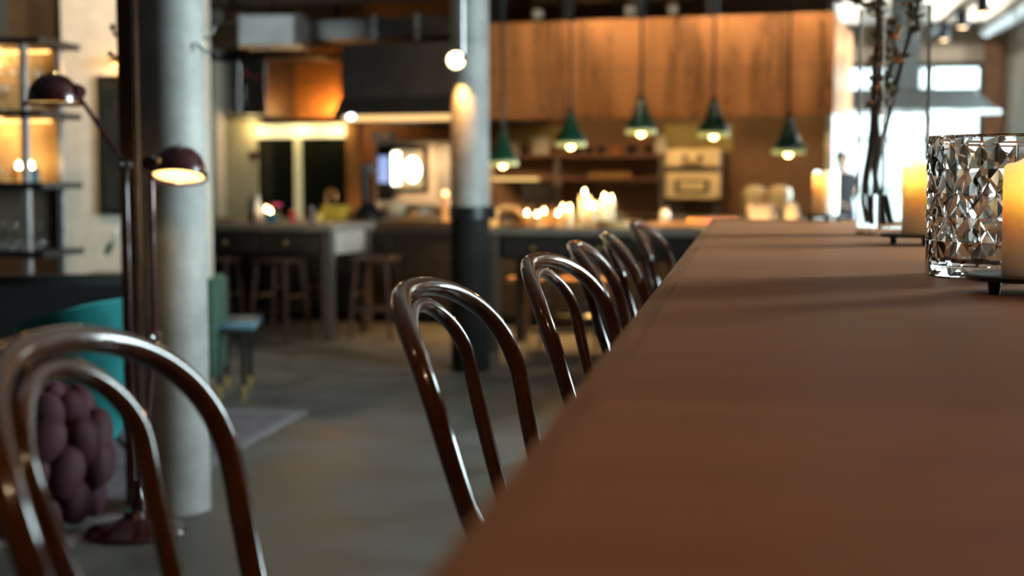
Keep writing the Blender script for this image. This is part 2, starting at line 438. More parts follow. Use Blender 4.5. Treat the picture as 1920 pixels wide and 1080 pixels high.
# ================================================================== ON THE HIGH TABLE: candles on iron stands, vases
def candle_thing(loc, h, r, label, tilt=0.0, power=1.2, dip=0.012, seed=1):
    t = thing('pillar_candle', label, 'candle', loc, tilt, 'ivory pillar candles on the high table')
    rnd = random.Random(seed); seg = 40
    prof_o = [(0, 0), (r * .97, 0), (r, .004), (r, h * .3), (r * 1.005, h * .55), (r * 1.01, h * .8), (r * 1.01, h * .93), (r * .985, h * .98)]
    prof_i = [(r * .93, h), (r * .84, h * .985), (r * .77, h * .90), (r * .70, h * .72), (r * .55, h * .64), (0, h * .63)]
    prof = prof_o + prof_i
    vs = []; fs = []; n = len(prof); ph = rnd.random() * 6
    for i in range(seg):
        a = 2 * PI * i / seg
        wv = dip * (math.sin(a * 2 + ph) * .5 + math.sin(a * 3 + ph * 2) * .4 + math.sin(a * 5 + ph) * .2)
        lean = 1 + .03 * math.sin(a * 2 + ph)
        for (rr, z) in prof:
            k = max(0.0, (z - h * .75) / (h * .25))
            k = k if (rr > r * .7) else 0
            vs.append((rr * math.cos(a) * lean, rr * math.sin(a) * lean, z + wv * k))
    for i in range(seg):
        j = (i + 1) % seg
        for k in range(n - 1): fs.append((i * n + k, j * n + k, j * n + k + 1, i * n + k + 1))
    MB().add(vs, fs).build('wax_body', wax, t)
    zb = h * .63
    MB().tube([(0, 0, zb), (.001, 0, zb + .008), (.003, 0, zb + .014)], .0013, 6).build('wick', blackm, t)
    MB().lathe([(0, zb + .012), (.004, zb + .016), (.0058, zb + .024), (.004, zb + .036), (.0015, zb + .046), (0, zb + .05)], 10).build('flame', flame_m, t)
    lamp('candle_light', (0, 0, zb + .03), (1, .58, .2), power, .012, t)
    return t
def candle_stand(loc, rad, label, rz=0.0):
    t = thing('candle_stand', label, 'candle stand', loc, rz, 'black iron candle stands')
    MB().lathe([(0, .020), (rad * .97, .020), (rad, .022), (rad, .027), (rad * .96, .029), (rad * .9, .0265), (0, .0265)], 40).build('dish', blackm, t)
    for k in range(3):
        a = 2 * PI * k / 3
        MB().lathe([(0, 0), (.008, 0), (.0095, .01), (.010, .0205), (0, .0205)], 10, (rad * .72 * math.cos(a), rad * .72 * math.sin(a), 0)).build('foot', blackm, t)
    return t
cs = [(D(1948, 545, 2.10), .165, .054, .105, 'beside the faceted glass vase'), (D(1728, 457, 3.72), .183, .0525, .108, 'beside the tall square vase'),
      (D(1547, 413, 5.82), .178, .054, .092, 'alone at the far table end')]
for i, (p, h, r, dr, lb) in enumerate(cs):
    q = Vector((p.x, p.y, TZ))
    candle_stand(q, dr, 'round black iron candle stand ' + lb, R([205, 150, 200][i]))
    candle_thing(q + Vector((0, 0, .0265)), h, r, 'lit ivory pillar candle ' + lb, tilt=R([40, 100, 10][i]), power=[.4, .4, .45][i], dip=[.016, .02, .008][i], seed=i + 3)

# faceted crystal vase
def crystal(loc, Rr, h):
    t = thing('crystal_vase', 'wide cut-glass cylinder vase with diamond facets', 'vase', loc)
    ncol, nrow = 15, 5
    base, rim = .022, .016
    zr = [base + (h - base - rim) * k / nrow for k in range(nrow + 1)]
    vs = []; fs = []
    def P(a, z, r): vs.append((r * math.cos(a), r * math.sin(a), z)); return len(vs) - 1
    st = 2 * PI / ncol
    grid = {}
    # lattice nodes sit proud, diamond centres sit deep; every diamond is a fan of eight facets
    for k in range(nrow + 1):
        for i in range(ncol):
            a = (i + (0.5 if k % 2 else 0)) * st
            grid[(k, i)] = P(a, zr[k], Rr)
    for k in range(nrow + 1):
        grid[('c', k)] = [P((i + (0 if k % 2 else .5)) * st, zr[k], Rr * (.90 if 0 < k < nrow else .985)) for i in range(ncol)]
    for k in range(nrow + 1):
        for i in range(ncol):
            c = grid[('c', k)][i]
            # this centre lies between node i and i+1 (or i-1 and i) on row k
            l, r_ = (i, (i + 1) % ncol) if k % 2 == 0 else ((i - 1) % ncol, i)
            L_, R_ = grid[(k, l)], grid[(k, r_)]
            if k < nrow:
                up = grid[(k + 1, i)]
                m1 = P((i + (0 if k % 2 else .5)) * st - st * .25, (zr[k] + zr[k + 1]) / 2, Rr * .972)
                m2 = P((i + (0 if k % 2 else .5)) * st + st * .25, (zr[k] + zr[k + 1]) / 2, Rr * .972)
                fs += [(c, m1, L_), (c, up, m1), (c, m2, up), (c, R_, m2)]
            if k > 0:
                dn = grid[(k - 1, i)]
                m1 = P((i + (0 if k % 2 else .5)) * st - st * .25, (zr[k] + zr[k - 1]) / 2, Rr * .972)
                m2 = P((i + (0 if k % 2 else .5)) * st + st * .25, (zr[k] + zr[k - 1]) / 2, Rr * .972)
                fs += [(c, L_, m1), (c, m1, dn), (c, dn, m2), (c, m2, R_)]
    seg = ncol * 2
    def ring(z, r): return [P(i * st / 2, z, r) for i in range(seg)]
    # rows 0 and nrow as mixed rings
    def row_ring(k):
        out = []
        for i in range(ncol):
            if k % 2 == 0: out += [grid[(k, i)], grid[('c', k)][i]]
            else: out += [grid[('c', k)][i], grid[(k, i)]]
        return out
    rings = [ring(0, Rr * .95), ring(.004, Rr * .985), row_ring(0)]
    top = [row_ring(nrow), ring(h - .003, Rr * .99), ring(h, Rr * .98), ring(h, Rr * .90), ring(h - .004, Rr * .87), ring(base + .012, Rr * .845), ring(base + .004, Rr * .81)]
    for A, B in list(zip(rings, rings[1:])) + list(zip(top, top[1:])):
        for i in range(seg): fs.append((A[i], A[(i + 1) % seg], B[(i + 1) % seg], B[i]))
    fs.append(tuple(rings[0])); fs.append(tuple(top[-1]))
    MB().add(vs, fs).build('cut_glass_wall', glass_mat('crystal_glass', (1, .985, .97), 1.58), t, smooth=False)
    return t
pv = D(1888, 520, 2.47)
crystal(Vector((pv.x, pv.y, TZ)), .139, .243)

# tall square vase with quince branches
pn = G(1647, 442.5, TZ)
vd = ray(1647, 442); ang = math.atan2(vd.x, vd.y)   # heading of the line of sight
def from_view(p, right, away): return p + Vector((math.cos(ang), -math.sin(ang), 0)) * right + Vector((math.sin(ang), math.cos(ang), 0)) * away
pr_ = from_view(pn, .145, .072); pl_ = from_view(pn, -.072, .145)
vc = (pr_ + pl_) / 2
side = .162; rz_v = math.atan2((pr_ - pn).y, (pr_ - pn).x)
vt = thing('square_vase', 'tall square clear glass vase half dark with branches', 'vase', (vc.x, vc.y, TZ), rz_v)
vt['label'] = 'tall square clear glass vase holding water and budding branches'
VH = .695; h2 = side / 2; th = .007
def sq(z, h, e=.006): return [(-h + e, -h, z), (h - e, -h, z), (h, -h + e, z), (h, h - e, z), (h - e, h, z), (-h + e, h, z), (-h, h - e, z), (-h, -h + e, z)]
rows = [sq(0, h2 - .002), sq(.004, h2), sq(VH - .002, h2), sq(VH, h2 - .002), sq(VH, h2 - th + .001), sq(VH - .002, h2 - th), sq(.022, h2 - th)]
vs = [p for r_ in rows for p in r_]; fs = [tuple(range(8))[::-1], tuple(range(48, 56))]
for k in range(6):
    for i in range(8): fs.append((k * 8 + i, k * 8 + (i + 1) % 8, (k + 1) * 8 + (i + 1) % 8, (k + 1) * 8 + i))
MB().add(vs, fs).build('glass_body', clear, vt, smooth=False)
MB().box(-h2 + th + .0005, h2 - th - .0005, -h2 + th + .0005, h2 - th - .0005, .0225, .125).build('water', glass_mat('water', (.93, .99, 1.0), 1.33), vt, smooth=False)
bark = M('dark_bark', (0.028, 0.018, 0.014), .8, var=.25, scale=40, bump=.4)
bud_g = M('green_buds', (0.10, 0.085, 0.03), .7, var=.3, scale=30)
bud_o = M('orange_buds', (0.75, 0.22, 0.03), .6, var=.2, scale=30)
leafpink = M('pale_blossom', (0.62, 0.5, 0.42), .7, var=.15, scale=30)
vplane = vc.dot(Vector((math.sin(ang), math.cos(ang), 0)))
def vpt(px, py, off=0.0):
    r = ray(px, py); n = Vector((math.sin(ang), math.cos(ang), 0)); t_ = (vplane + off) / r.dot(n); p = CAM + r * t_
    return Vector((p.x, p.y, p.z))
def inside(p, margin):
    """keeps a point below the rim clear of the vase glass"""
    if p.z > TZ + VH + .012: return p
    q = Matrix.Rotation(-rz_v, 3, 'Z') @ (p - Vector((vc.x, vc.y, 0))); m = h2 - th - margin
    q.x = max(-m, min(m, q.x)); q.y = max(-m, min(m, q.y)); q.z = max(q.z, TZ + .022 + margin)
    r_ = Matrix.Rotation(rz_v, 3, 'Z') @ q; return r_ + Vector((vc.x, vc.y, 0))
def branch(pix, off, r0, r1, label, sprigs, seed):
    pts = [vpt(px, py, o_) for (px, py), o_ in zip(pix, off)]
    pts[0] = inside(pts[0], r0 + .003); root = pts[0].copy()
    dense = []
    for a, b in zip(pts, pts[1:]):
        for k in range(4): dense.append(a.lerp(b, k / 4))
    dense.append(pts[-1]); dense = [inside(p, r0 + .003) for p in smooth_path(dense, 3)]
    rnd = random.Random(seed)
    t = thing('budding_branch', label, 'branch', (root.x, root.y, pts[0].z), 0, 'budding branches in the tall square vase')
    o = Vector((root.x, root.y, pts[0].z))
    n = len(dense)
    MB().tube([p - o for p in dense], [r0 + (r1 - r0) * k / (n - 1) + rnd.uniform(0, .0008) for k in range(n)], 7).build('stem', bark, t)
    for (px, py, kind) in sprigs:
        c = inside(vpt(px, py, off[len(off) // 2]), .034)
        near = min(dense, key=lambda q: (q - c).length)
        sp = MB().tube([near - o, near.lerp(c, .5) + Vector((0, 0, .004)) - o, c - o], [.0036, .0028, .002], 5)
        s_ob = sp.build('twig', bark, t)
        for k in range(8):
            d = Vector((rnd.uniform(-1, 1), rnd.uniform(-1, 1), rnd.uniform(-.4, 1))).normalized() * rnd.uniform(.008, .022)
            rot = d.to_track_quat('Z', 'Y').to_matrix()
            km = bud_o if (kind == 'o' and k < 3) else (leafpink if kind == 'p' and k < 4 else bud_g)
            MB().ball(c + d - o, (.0055, .0055, rnd.uniform(.010, .017)), 6, 5, rot).build('bud', km, s_ob)
    return t
branch([(1640, 424), (1627, 385), (1622, 350), (1632, 300), (1640, 240), (1641, 170), (1646, 90), (1652, 20), (1640, -40), (1650, -110)], [.02] * 10, .013, .0085,
       'thickest dark budding branch running up the vase', [(1627, 195, 'o'), (1632, 145, 'g'), (1655, 85, 'o'), (1680, 62, 'o'), (1652, 30, 'o'), (1668, 45, 'g'), (1640, 78, 'p'), (1630, 120, 'o'), (1655, 110, 'g'), (1632, 170, 'o'), (1622, 205, 'o'), (1660, 8, 'p'), (1640, 10, 'g'), (1668, 95, 'o')], 4)
branch([(1636, 426), (1640, 380), (1640, 320), (1648, 260), (1645, 215), (1656, 165), (1668, 130), (1680, 95)], [-.048] * 8, .008, .005,
       'thinnest budding branch ending inside the square vase', [(1664, 155, 'g'), (1662, 175, 'p'), (1675, 118, 'o'), (1672, 72, 'o'), (1660, 140, 'g'), (1668, 168, 'g'), (1650, 190, 'p')], 5)
branch([(1660, 424), (1650, 375), (1636, 325), (1640, 250), (1648, 150), (1646, 60), (1648, 20), (1615, 5), (1575, -8), (1545, -18)], [.056] * 10, .009, .0065,
       'budding branch bending over the vase rim toward the kitchen', [(1585, 18, 'g'), (1607, -2, 'p'), (1630, 12, 'g'), (1565, 2, 'g')], 6)
branch([(1652, 425), (1646, 380), (1642, 330), (1650, 280), (1672, 190), (1694, 100), (1712, 45), (1722, 5), (1735, -30), (1742, -70)], [-.014] * 10, .0085, .0055,
       'budding branch leaning over the rim toward the cut-glass vase', [(1722, 50, 'p'), (1714, 38, 'g'), (1735, 5, 'g'), (1728, -5, 'g'), (1700, 12, 'p'), (1718, 60, 'g'), (1726, 35, 'p'), (1738, 18, 'g'), (1690, 110, 'o')], 7)

added_ceiling_spot((-1.7, 0.2, CEIL), 'small black ceiling spot added to warm the pulled-out bar chair', (-.5, 1.8, 1.0), 14, 70)  # unseen lamp added to throw warm light on the chairs
added_ceiling_spot((0.5, -0.9, CEIL), 'small black ceiling spot added to light the near end of the high table', (.35, 1.6, 1.1), 82, 70)  # unseen lamp added to warm and brighten the table top
# ================================================================== KITCHEN (frame u, w, z)
def kthing(name, label, cat, u, w_, z=0.0, group=None, rz=0.0): return thing(name, label, cat, kw(u, w_, z), KROT + rz, group)
def kpart(t, name, mat, mb, smooth=False, label=None): return mb.build(name, mat, t, smooth=smooth, label=label)
WB = 3.0          # kitchen back wall plane
uL, _ = K(395, 400, WB); uR, _ = K(1556, 300, WB)
brownwall = M('kitchen_brown_panel', (0.25, 0.13, 0.062), .5, var=.12, scale=2.2, stretch=(1, 1, .4), bump=.03)
struct('wall_kitchen', MB().box(uL - 3.5, uR, WB, WB + .25, 0, CEIL), brownwall, 'brown panelled kitchen back wall', 'wall', K0, KROT)
struct('trim_2', MB().box(uR - .04, uR + .03, WB - .06, WB + .27, 0, CEIL), steel, 'steel corner profile at the kitchen wall end', 'trim', K0, KROT)
# yellow glow on the wall below the copper hood, painted as ochre panels
ua, za = K(1245, 283, WB); ub, zb = K(1375, 215, WB)
yel = M('ochre_wall_glow', (0.50, 0.38, 0.14), .45, var=.08, scale=6)
tag(MB().box(ua, ub, WB - .02, WB - .001, 1.57, 1.86, .004).build('wall_glow_panel', yel, None, K0, KROT), 'ochre panel painting the yellow glow on the kitchen wall above the cream oven', 'panel')
ua, _ = K(945, 283, WB); ub, _ = K(1075, 215, WB)
tag(MB().box(ua, ub, WB - .02, WB - .001, 1.64, 1.86, .004).build('wall_glow_panel', yel, None, K0, KROT), 'ochre panel painting the yellow glow on the kitchen wall above the plate shelf', 'panel')

# pass counter
CT = 0.92
uc0, _ = K(330, 415, 0); uc1, _ = K(1500, 415, 0)
t = kthing('pass_counter', 'long dark kitchen pass counter with brown worktop', 'counter', 0, 0)
walnut = M('walnut_worktop', (0.15, 0.085, 0.045), .38, var=.2, scale=3, stretch=(1, 10, 10))
kpart(t, 'worktop', walnut, MB().box(uc0, uc1, -.06, .75, CT - .045, CT, .006))
dk = M('counter_front', (0.022, 0.019, 0.016), .5, var=.2, scale=8)
n = 8
for i in range(n):
    a = uc0 + (uc1 - uc0) * i / n; b = uc0 + (uc1 - uc0) * (i + 1) / n
    kpart(t, 'front_panel', dk, MB().box(a + .004, b - .004, 0, .03, .1, CT - .1, .004))
kpart(t, 'carcass', dk, MB().box(uc0, uc1, .03, .7, .1, CT - .045))
kpart(t, 'plinth', blackm, MB().box(uc0, uc1, .06, .66, 0, .1))
kpart(t, 'rail', steel_dark, MB().box(uc0, uc1, -.02, .0, CT - .10, CT - .06, .004))
# back counter
ul, _ = K(660, 400, 2.3)
t = kthing('back_counter', 'steel back counter under the kitchen shelves', 'counter', 0, 0)
kpart(t, 'worktop', steel, MB().box(ul, uR - .05, 2.22, WB - .002, CT - .04, CT, .004))
nb = 9
for i in range(nb):
    a = ul + (uR - .05 - ul) * i / nb; b = ul + (uR - .05 - ul) * (i + 1) / nb
    d_ = kpart(t, 'door', steel_dark, MB().box(a + .005, b - .005, 2.27, 2.29, .12, CT - .06, .003))
    MB().box((a + b) / 2 - .08, (a + b) / 2 + .08, 2.245, 2.27, CT - .14, CT - .125).build('handle', steel, d_, smooth=False)
kpart(t, 'carcass', steel_dark, MB().box(ul, uR - .05, 2.29, WB - .002, .0, CT - .04))

# copper hood, panelled
HW = 0.9
u0, zb = K(905, 219, HW); u1, zb1 = K(1560, 209, HW); _, zt = K(1480, 24, HW)
zb = (zb + zb1) / 2
zb_hood, zt_hood = zb, zt
t = kthing('copper_hood', 'long copper clad extractor hood over the kitchen pass', 'extractor hood', 0, 0)
cols = 6; rnd = random.Random(11)
zm = zb + (zt - zb) * .47
for i in range(cols):
    a = u0 + (u1 - u0) * i / cols; b = u0 + (u1 - u0) * (i + 1) / cols
    for (z0_, z1_) in ((zb, zm), (zm, zt)):
        vs = []; fs = []; nx, nz = 8, 6
        bow = rnd.uniform(-.003, .003); tilt = rnd.uniform(-.012, .012); ph = rnd.uniform(0, 6)
        for ix in range(nx + 1):
            for iz in range(nz + 1):
                fx = ix / nx; fz = iz / nz
                e = math.sin(PI * fx) * (bow + .0015 * math.sin(fz * 3 + ph)) + tilt * (fx - .5)
                vs.append((a + .003 + (b - a - .006) * fx, HW + e, z0_ + .003 + (z1_ - z0_ - .006) * fz))
        k = len(vs)
        for ix in range(nx):
            for iz in range(nz):
                q = ix * (nz + 1) + iz; fs.append((q, q + nz + 1, q + nz + 2, q + 1))
        o = MB().add(vs, fs).build('panel', copper, t, smooth=False)
        sm = o.modifiers.new('thickness', 'SOLIDIFY'); sm.thickness = .006; sm.offset = 1
kpart(t, 'shell', steel_dark, MB().box(u0, u1, HW + .03, HW + .05, zb, zt).box(u0, u0 + .02, HW + .03, WB, zb, zt).box(u1 - .02, u1, HW + .03, WB, zb, zt).box(u0, u1, HW + .03, WB, zt - .02, zt))
kpart(t, 'rim', copper, MB().box(u0 - .01, u1 + .01, HW - .03, HW + .05, zb - .03, zb + .012, .006))
kpart(t, 'side_panel', copper, MB().box(u1, u1 + .012, HW, WB, zb, zt, .003))
led = glow('hood_led', (1.0, .72, .32), 7.0)
kpart(t, 'light_strip', led, MB().box(u0 + .2, u1 - .2, WB - .35, WB - .30, zb + .14, zb + .165))
for fu in (.12, .37, .62, .87):
    lamp('hood_light', (u0 + (u1 - u0) * fu, 1.75, zb + .05), WARM, 22, .06, t, 'SPOT', (R(30), 0, 0), R(112))
# ceiling ironwork above the hood
pip = M('pipe_brown', (0.16, 0.11, 0.08), .5, .3, var=.1)
for i, (px, hh) in enumerate([(943, 12), (1070, 6), (1202, 6), (1338, 2)]):
    u_, z_ = K(px, 20, HW + .6)
    tag(MB().box(-.06, .06, -.06, .06, zt, CEIL, .01).build('hood_hanger', blackm, None, kw(u_, HW + .5), KROT), 'black steel hanger above the copper hood, %s from the concrete column' % ['first', 'second', 'third', 'fourth'][i], 'hanger', 'black hangers above the copper hood')
for i, px in enumerate((1008, 1180, 1262)):
    u_, z_ = K(px, 22, HW + .25)
    t = kthing('spot_lamp', 'small white spot lamp on the copper hood, %s' % ['first from the concrete column', 'second from the concrete column', 'third from the concrete column'][i], 'lamp', u_, HW + .25, zt, 'small spot lamps on the copper hood')
    kpart(t, 'stem', blackm, MB().tube([(0, 0, 0), (0, 0, .06)], .012, 8), True)
    kpart(t, 'head', white_cer, MB().lathe([(0, .05), (.035, .05), (.05, .08), (.05, .13), (0, .14)], 14), True)
# ceiling pipes running over the kitchen
for i, (w_, z_, r_) in enumerate([(1.6, 3.15, .09), (2.3, 3.3, .06)]):
    t = kthing('ceiling_pipe', ['thick', 'thin'][i] + ' brown service pipe under the kitchen ceiling', 'pipe', 0, w_)
    kpart(t, 'pipe_run', pip, MB().lathe([(0, -4.6), (r_, -4.6), (r_, 3.8), (0, 3.8)], 14, (0, 0, z_), 'x'), True)
    for uu in (-3.5, -1, 1.5, 3.3): kpart(t, 'pipe_clip', blackm, MB().box(uu - .02, uu + .02, -.015, .015, z_ + r_ * .9, CEIL).lathe([(r_ + .001, uu - .02), (r_ + .012, uu - .02), (r_ + .012, uu + .02), (r_ + .001, uu + .02)], 14, (0, 0, z_), 'x', cap=False))
# green pendant heat lamps over the pass
green = M('green_enamel', (0.004, 0.06, 0.034), .28, var=.1, scale=8, coat=.5)
whitein = M('white_enamel_inside', (0.8, 0.76, 0.66), .5, var=.03)
bulb_m = glow('warm_bulb', (1.0, .62, .22), 26.0)
def pendant():
    t = thing('pendant_lamp', 'x', 'lamp', (0, 0, 0), 0, 'green enamel pendant lamps over the kitchen pass')
    r = .125; h = .25
    sh = MB().lathe([(.028, h), (.042, h * .9), (.062, h * .62), (.092, h * .34), (r, .05), (r + .004, .0), (r - .002, .0), (r - .006, .05), (.088, h * .34), (.056, h * .62), (.034, h * .88), (.02, h * .96)], 26).build('shade', green, t)
    MB().lathe([(r - .0065, .052), (.0865, h * .34), (.0545, h * .62), (.03, h * .86), (0, h * .88)], 26, cap=False).build('reflector', whitein, sh)
    MB().lathe([(0, h + .05), (.02, h + .045), (.028, h), (.02, h - .01), (0, h - .01)], 14).build('cap', blackm, t)
    MB().ball((0, 0, -.022), (.032, .032, .036), 12, 8).build('bulb', bulb_m, t)
    MB().lathe([(r + .003, .004), (r + .005, -.034), (r + .001, -.034), (r - .001, .004), (r + .003, .004)], 26).build('frosted_rim', M('frosted_rim', (.55, .62, .3), .4, var=0, emit=(.8, .85, .3), estr=.35), t)
    lamp('pendant_light', (0, 0, -.075), (1.0, .54, .19), 85, .03, t, 'SPOT', (0, 0, 0), R(125))
    return t
pend = None
ordinals = ['first from the concrete column and hung lowest', 'second from the concrete column', 'third from the concrete column and hung highest', 'fourth from the concrete column', 'fifth from the concrete column, furthest right']
ordinals[4] = 'fifth and last from the concrete column'
for i, (px, py) in enumerate([(943, 303), (1070, 267), (1202, 243), (1338, 248), (1478, 281)]):
    u_, z_ = K(px, py, -.25)
    lb = 'green enamel pendant lamp ' + ordinals[i]
    if pend is None: pend = pendant(); o = pend; o.location = kw(u_, -.25, z_); o['label'] = lb
    else: o = dup(pend, kw(u_, -.25, z_), 0, lb)
    MB().tube([(0, 0, .29), (0, 0, CEIL - z_)], .011, 8).build('cord', blackm, o)

# left hood, dark steel with light strip
lu0, lz0 = K(640, 180, HW); lu1, lzt = K(862, 76, HW); su0, sz0 = K(622, 221, HW - .25); _, sz1 = K(640, 183, HW)
t = kthing('steel_hood', 'dark steel canopy hood with a lit front edge', 'extractor hood', 0, 0)
kpart(t, 'box', steel_dark, MB().box(lu0, lu1, HW, WB, lz0 - .02, lzt, .006))
s_ = MB(); wf = HW - .25
s_.add([(su0, wf, sz0), (lu1 + .05, wf, sz0), (lu1 + .05, WB, sz0), (su0, WB, sz0), (lu0, HW, sz1), (lu1, HW, sz1), (lu1, WB, sz1), (lu0, WB, sz1)],
       [(0, 1, 5, 4), (1, 2, 6, 5), (3, 0, 4, 7), (2, 3, 7, 6), (0, 3, 2, 1)])
kpart(t, 'skirt', steel_dark, s_)
kpart(t, 'lit_edge', glow('hood_edge_led', (1.0, .60, .22), 1.5), MB().box(su0 + .12, lu1 + .04, wf - .012, wf + .03, sz0 - .035, sz0 + .018, .004))
for fu in (.3, .6, .9): lamp('hood_light', (su0 + (lu1 - su0) * fu, 1.55, sz0 - .05), WARM, 50, .06, t, 'SPOT', (R(28), 0, 0), R(105))
u_, z_ = K(658, 219, wf - .03)
kpart(t, 'spot', glow('cool_spot', (.72, .88, 1.0), 9.0), MB().ball((u_, wf - .03, z_), (.04, .03, .025), 10, 6), True)
# duct over it
d0, dz0 = K(560, 76, 1.6); d1, dz1 = K(880, 27, 1.6)
t = kthing('ventilation_duct', 'galvanised square duct running above the steel hood', 'duct', 0, 0)
kpart(t, 'duct_run', steel_dark, MB().box(d0, d1, 1.6, 2.2, dz0, dz1, .004))
for f_ in (0.02, .45, .7, .96):
    uu = d0 + (d1 - d0) * f_; kpart(t, 'flange', galv, MB().box(uu - .02, uu + .02, 1.57, 2.23, dz0 - .03, dz1 + .03, .003))
kpart(t, 'hanger_rod', blackm, MB().box(d0 + .3, d0 + .32, 1.9, 1.92, dz1, CEIL).box(d1 - .3, d1 - .28, 1.9, 1.92, dz1, CEIL))
e0, ez0 = K(452, 85, .85); e1, ez1 = K(552, 26, .85)
t = kthing('duct_box', 'bright galvanised duct box catching daylight', 'duct', (e0 + e1) / 2, .85, 0, rz=R(14))
we = (e1 - e0) / 2
kpart(t, 'box', M('pale_zinc', (.85, .88, .88), .45, .1, var=.06, scale=3), MB().box(-we, we, 0, .55, ez0, ez1, .006))
for s in (-1, 1): kpart(t, 'flange', galv, MB().box(s * we - .02, s * we + .02, -.02, .57, ez0 - .01, ez1 + .02, .003))
kpart(t, 'hanger_rod', blackm, MB().box(-.01, .01, .25, .27, ez1, CEIL))
g0, gz0 = K(392, 84, 1.4); g1, gz1 = K(452, 36, 1.4)
t = kthing('duct_elbow', 'dull duct section beside the bright duct box', 'duct', 0, 0)
kpart(t, 'duct_run', cream, MB().box(g0 - .5, g1, 1.5, 2.0, gz0, gz1, .006))
kpart(t, 'flange', galv, MB().box(g1 - .06, g1, 1.47, 2.03, gz0 - .02, gz1 + .02, .004))
kpart(t, 'copper_sleeve', copper, MB().box(g1, g1 + .12, 1.52, 1.98, gz0 + .01, gz1 - .01, .004))
kpart(t, 'hanger_rod', blackm, MB().box(g0, g0 + .02, 1.7, 1.72, gz1, CEIL))
# dark shelf, steel cabinet, copper panel, partition with dark glass
a0, az = K(398, 108, 1.4); a1, az1 = K(580, 93, 1.4)
t = kthing('hanging_shelf', 'black steel shelf hung under the ceiling ducts', 'shelf', 0, 0)
kpart(t, 'board', blackm, MB().box(a0 - .2, a1, 1.62, 2.3, az, az1, .006))
for uu in (a0, a1 - .1): kpart(t, 'hanger_rod', blackm, MB().box(uu, uu + .02, 2.25, 2.27, az1, CEIL))
b0, bz0 = K(404, 216, 1.9); b1, bz1 = K(498, 112, 1.9)
t = kthing('wall_cabinet', 'brushed steel cabinet under the black hanging shelf', 'cabinet', 0, 0)
kpart(t, 'body', steel_dark, MB().box(b0, b1, 1.92, WB, bz0, bz1, .005))
for f_ in (0, 1):
    x0 = b0 + (b1 - b0) * f_ / 2; x1 = b0 + (b1 - b0) * (f_ + 1) / 2
    d_ = kpart(t, 'door', steel, MB().box(x0 + .006, x1 - .006, 1.90, 1.92, bz0 + .01, bz1 - .01, .004))
    MB().box((x1 - .05) if f_ == 0 else x0 + .03, (x1 - .03) if f_ == 0 else x0 + .05, 1.875, 1.9, bz0 + .12, bz0 + .3).build('handle', chrome, d_, smooth=False)
for i, (px, py) in enumerate([(460, 137), (484, 146)]):
    u_, z_ = K(px, py, 1.89)
    kpart(t, 'red_sticker', M('red_sticker', (.5, .06, .07), .6, var=.05), MB().lathe([(0, 1.893), (.03, 1.893), (.03, 1.898), (0, 1.898)], 12, (u_, 0, z_), 'y'), label='small round red sticker')
c0, cz0 = K(505, 222, 2.6); c1, cz1 = K(640, 82, 2.6)
t = kthing('copper_wall_panel', 'copper wall panel glowing orange beside the steel hood', 'panel', 0, 0)
orangep = M('orange_copper', (0.52, 0.22, 0.06), .45, .25, var=.1, scale=3)
for k in range(2):
    for j in range(2):
        kpart(t, 'sheet', orangep, MB().box(c0 + (c1 - c0) * k / 2 + .003, c0 + (c1 - c0) * (k + 1) / 2 - .003, 2.6, WB, cz0 + (cz1 - cz0) * j / 2 + .003, cz0 + (cz1 - cz0) * (j + 1) / 2 - .003, .004))
kpart(t, 'edge_post', blackm, MB().box(c0 - .1, c0 - .01, 2.5, WB, cz0, cz1, .004))
u_, z_ = K(612, 203, 2.35)
t = kthing('wall_uplight', 'small bare amber lamp in front of the copper wall panel', 'lamp', u_, 2.42, 0)
kpart(t, 'bracket', blackm, MB().tube([(0, .17, z_ - .14), (0, .05, z_ - .14), (0, 0, z_ - .12)], .012, 8), True)
kpart(t, 'cup', blackm, MB().lathe([(0, z_ - .13), (.025, z_ - .13), (.03, z_ - .09), (0, z_ - .09)], 12), True)
lamp('uplight_light', (0, .0, z_ - .04), AMBER, 13, .03, t)
# partition with yellow frame
p0, pz0 = K(486, 420, 2.4); p1, pz1 = K(652, 232, 2.4); _, pzm = K(560, 259, 2.4)
yframe = M('cream_gloss_frame', (0.80, 0.70, 0.40), .45, var=.04)
t = kthing('window_4', 'interior glazed partition with pale yellow frame and dark panes', 'window', 0, 0); t['kind'] = 'structure'
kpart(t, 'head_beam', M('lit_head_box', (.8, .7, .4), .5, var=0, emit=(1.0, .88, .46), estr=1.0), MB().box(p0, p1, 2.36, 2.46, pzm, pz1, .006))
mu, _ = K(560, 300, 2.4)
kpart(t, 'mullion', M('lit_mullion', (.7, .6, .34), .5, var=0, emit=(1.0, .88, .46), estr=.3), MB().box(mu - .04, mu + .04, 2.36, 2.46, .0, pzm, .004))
darkglass = M('dark_glass', (.012, .014, .008), .12, var=.05)
kpart(t, 'pane', darkglass, MB().box(p0, mu - .04, 2.40, 2.42, 0, pzm)); kpart(t, 'pane', darkglass, MB().box(mu + .04, p1, 2.40, 2.42, 0, pzm))
kpart(t, 'copper_jamb', orangep, MB().box(p1, p1 + .14, 2.34, 2.46, 0, pz1, .004))
kpart(t, 'sill', yframe, MB().box(p0, p1, 2.37, 2.45, 0, .12))
q0, _ = K(398, 300, 2.0)
f0, _ = K(366, 300, 1.75); f1, _ = K(405, 300, 1.75)
struct('trim_4', MB().box(f0, f1, 1.75, 1.95, 0, CEIL), cream, 'cream plaster jamb at the kitchen entrance', 'trim', K0, KROT)
struct('wall_partition', MB().box(q0 - 1.0, p0, 2.36, 2.5, 0, bz0 - .02), M('pale_yellow_wall', (0.70, 0.60, 0.36), .7, var=.04, scale=5), 'pale yellow kitchen partition wall', 'wall', K0, KROT)
for fu in (.0, .5, .9): lamp('partition_glow', (p0 + (p1 - p0) * fu, 2.22, pz1 - .05), (1.0, .80, .42), 3, .08, t)
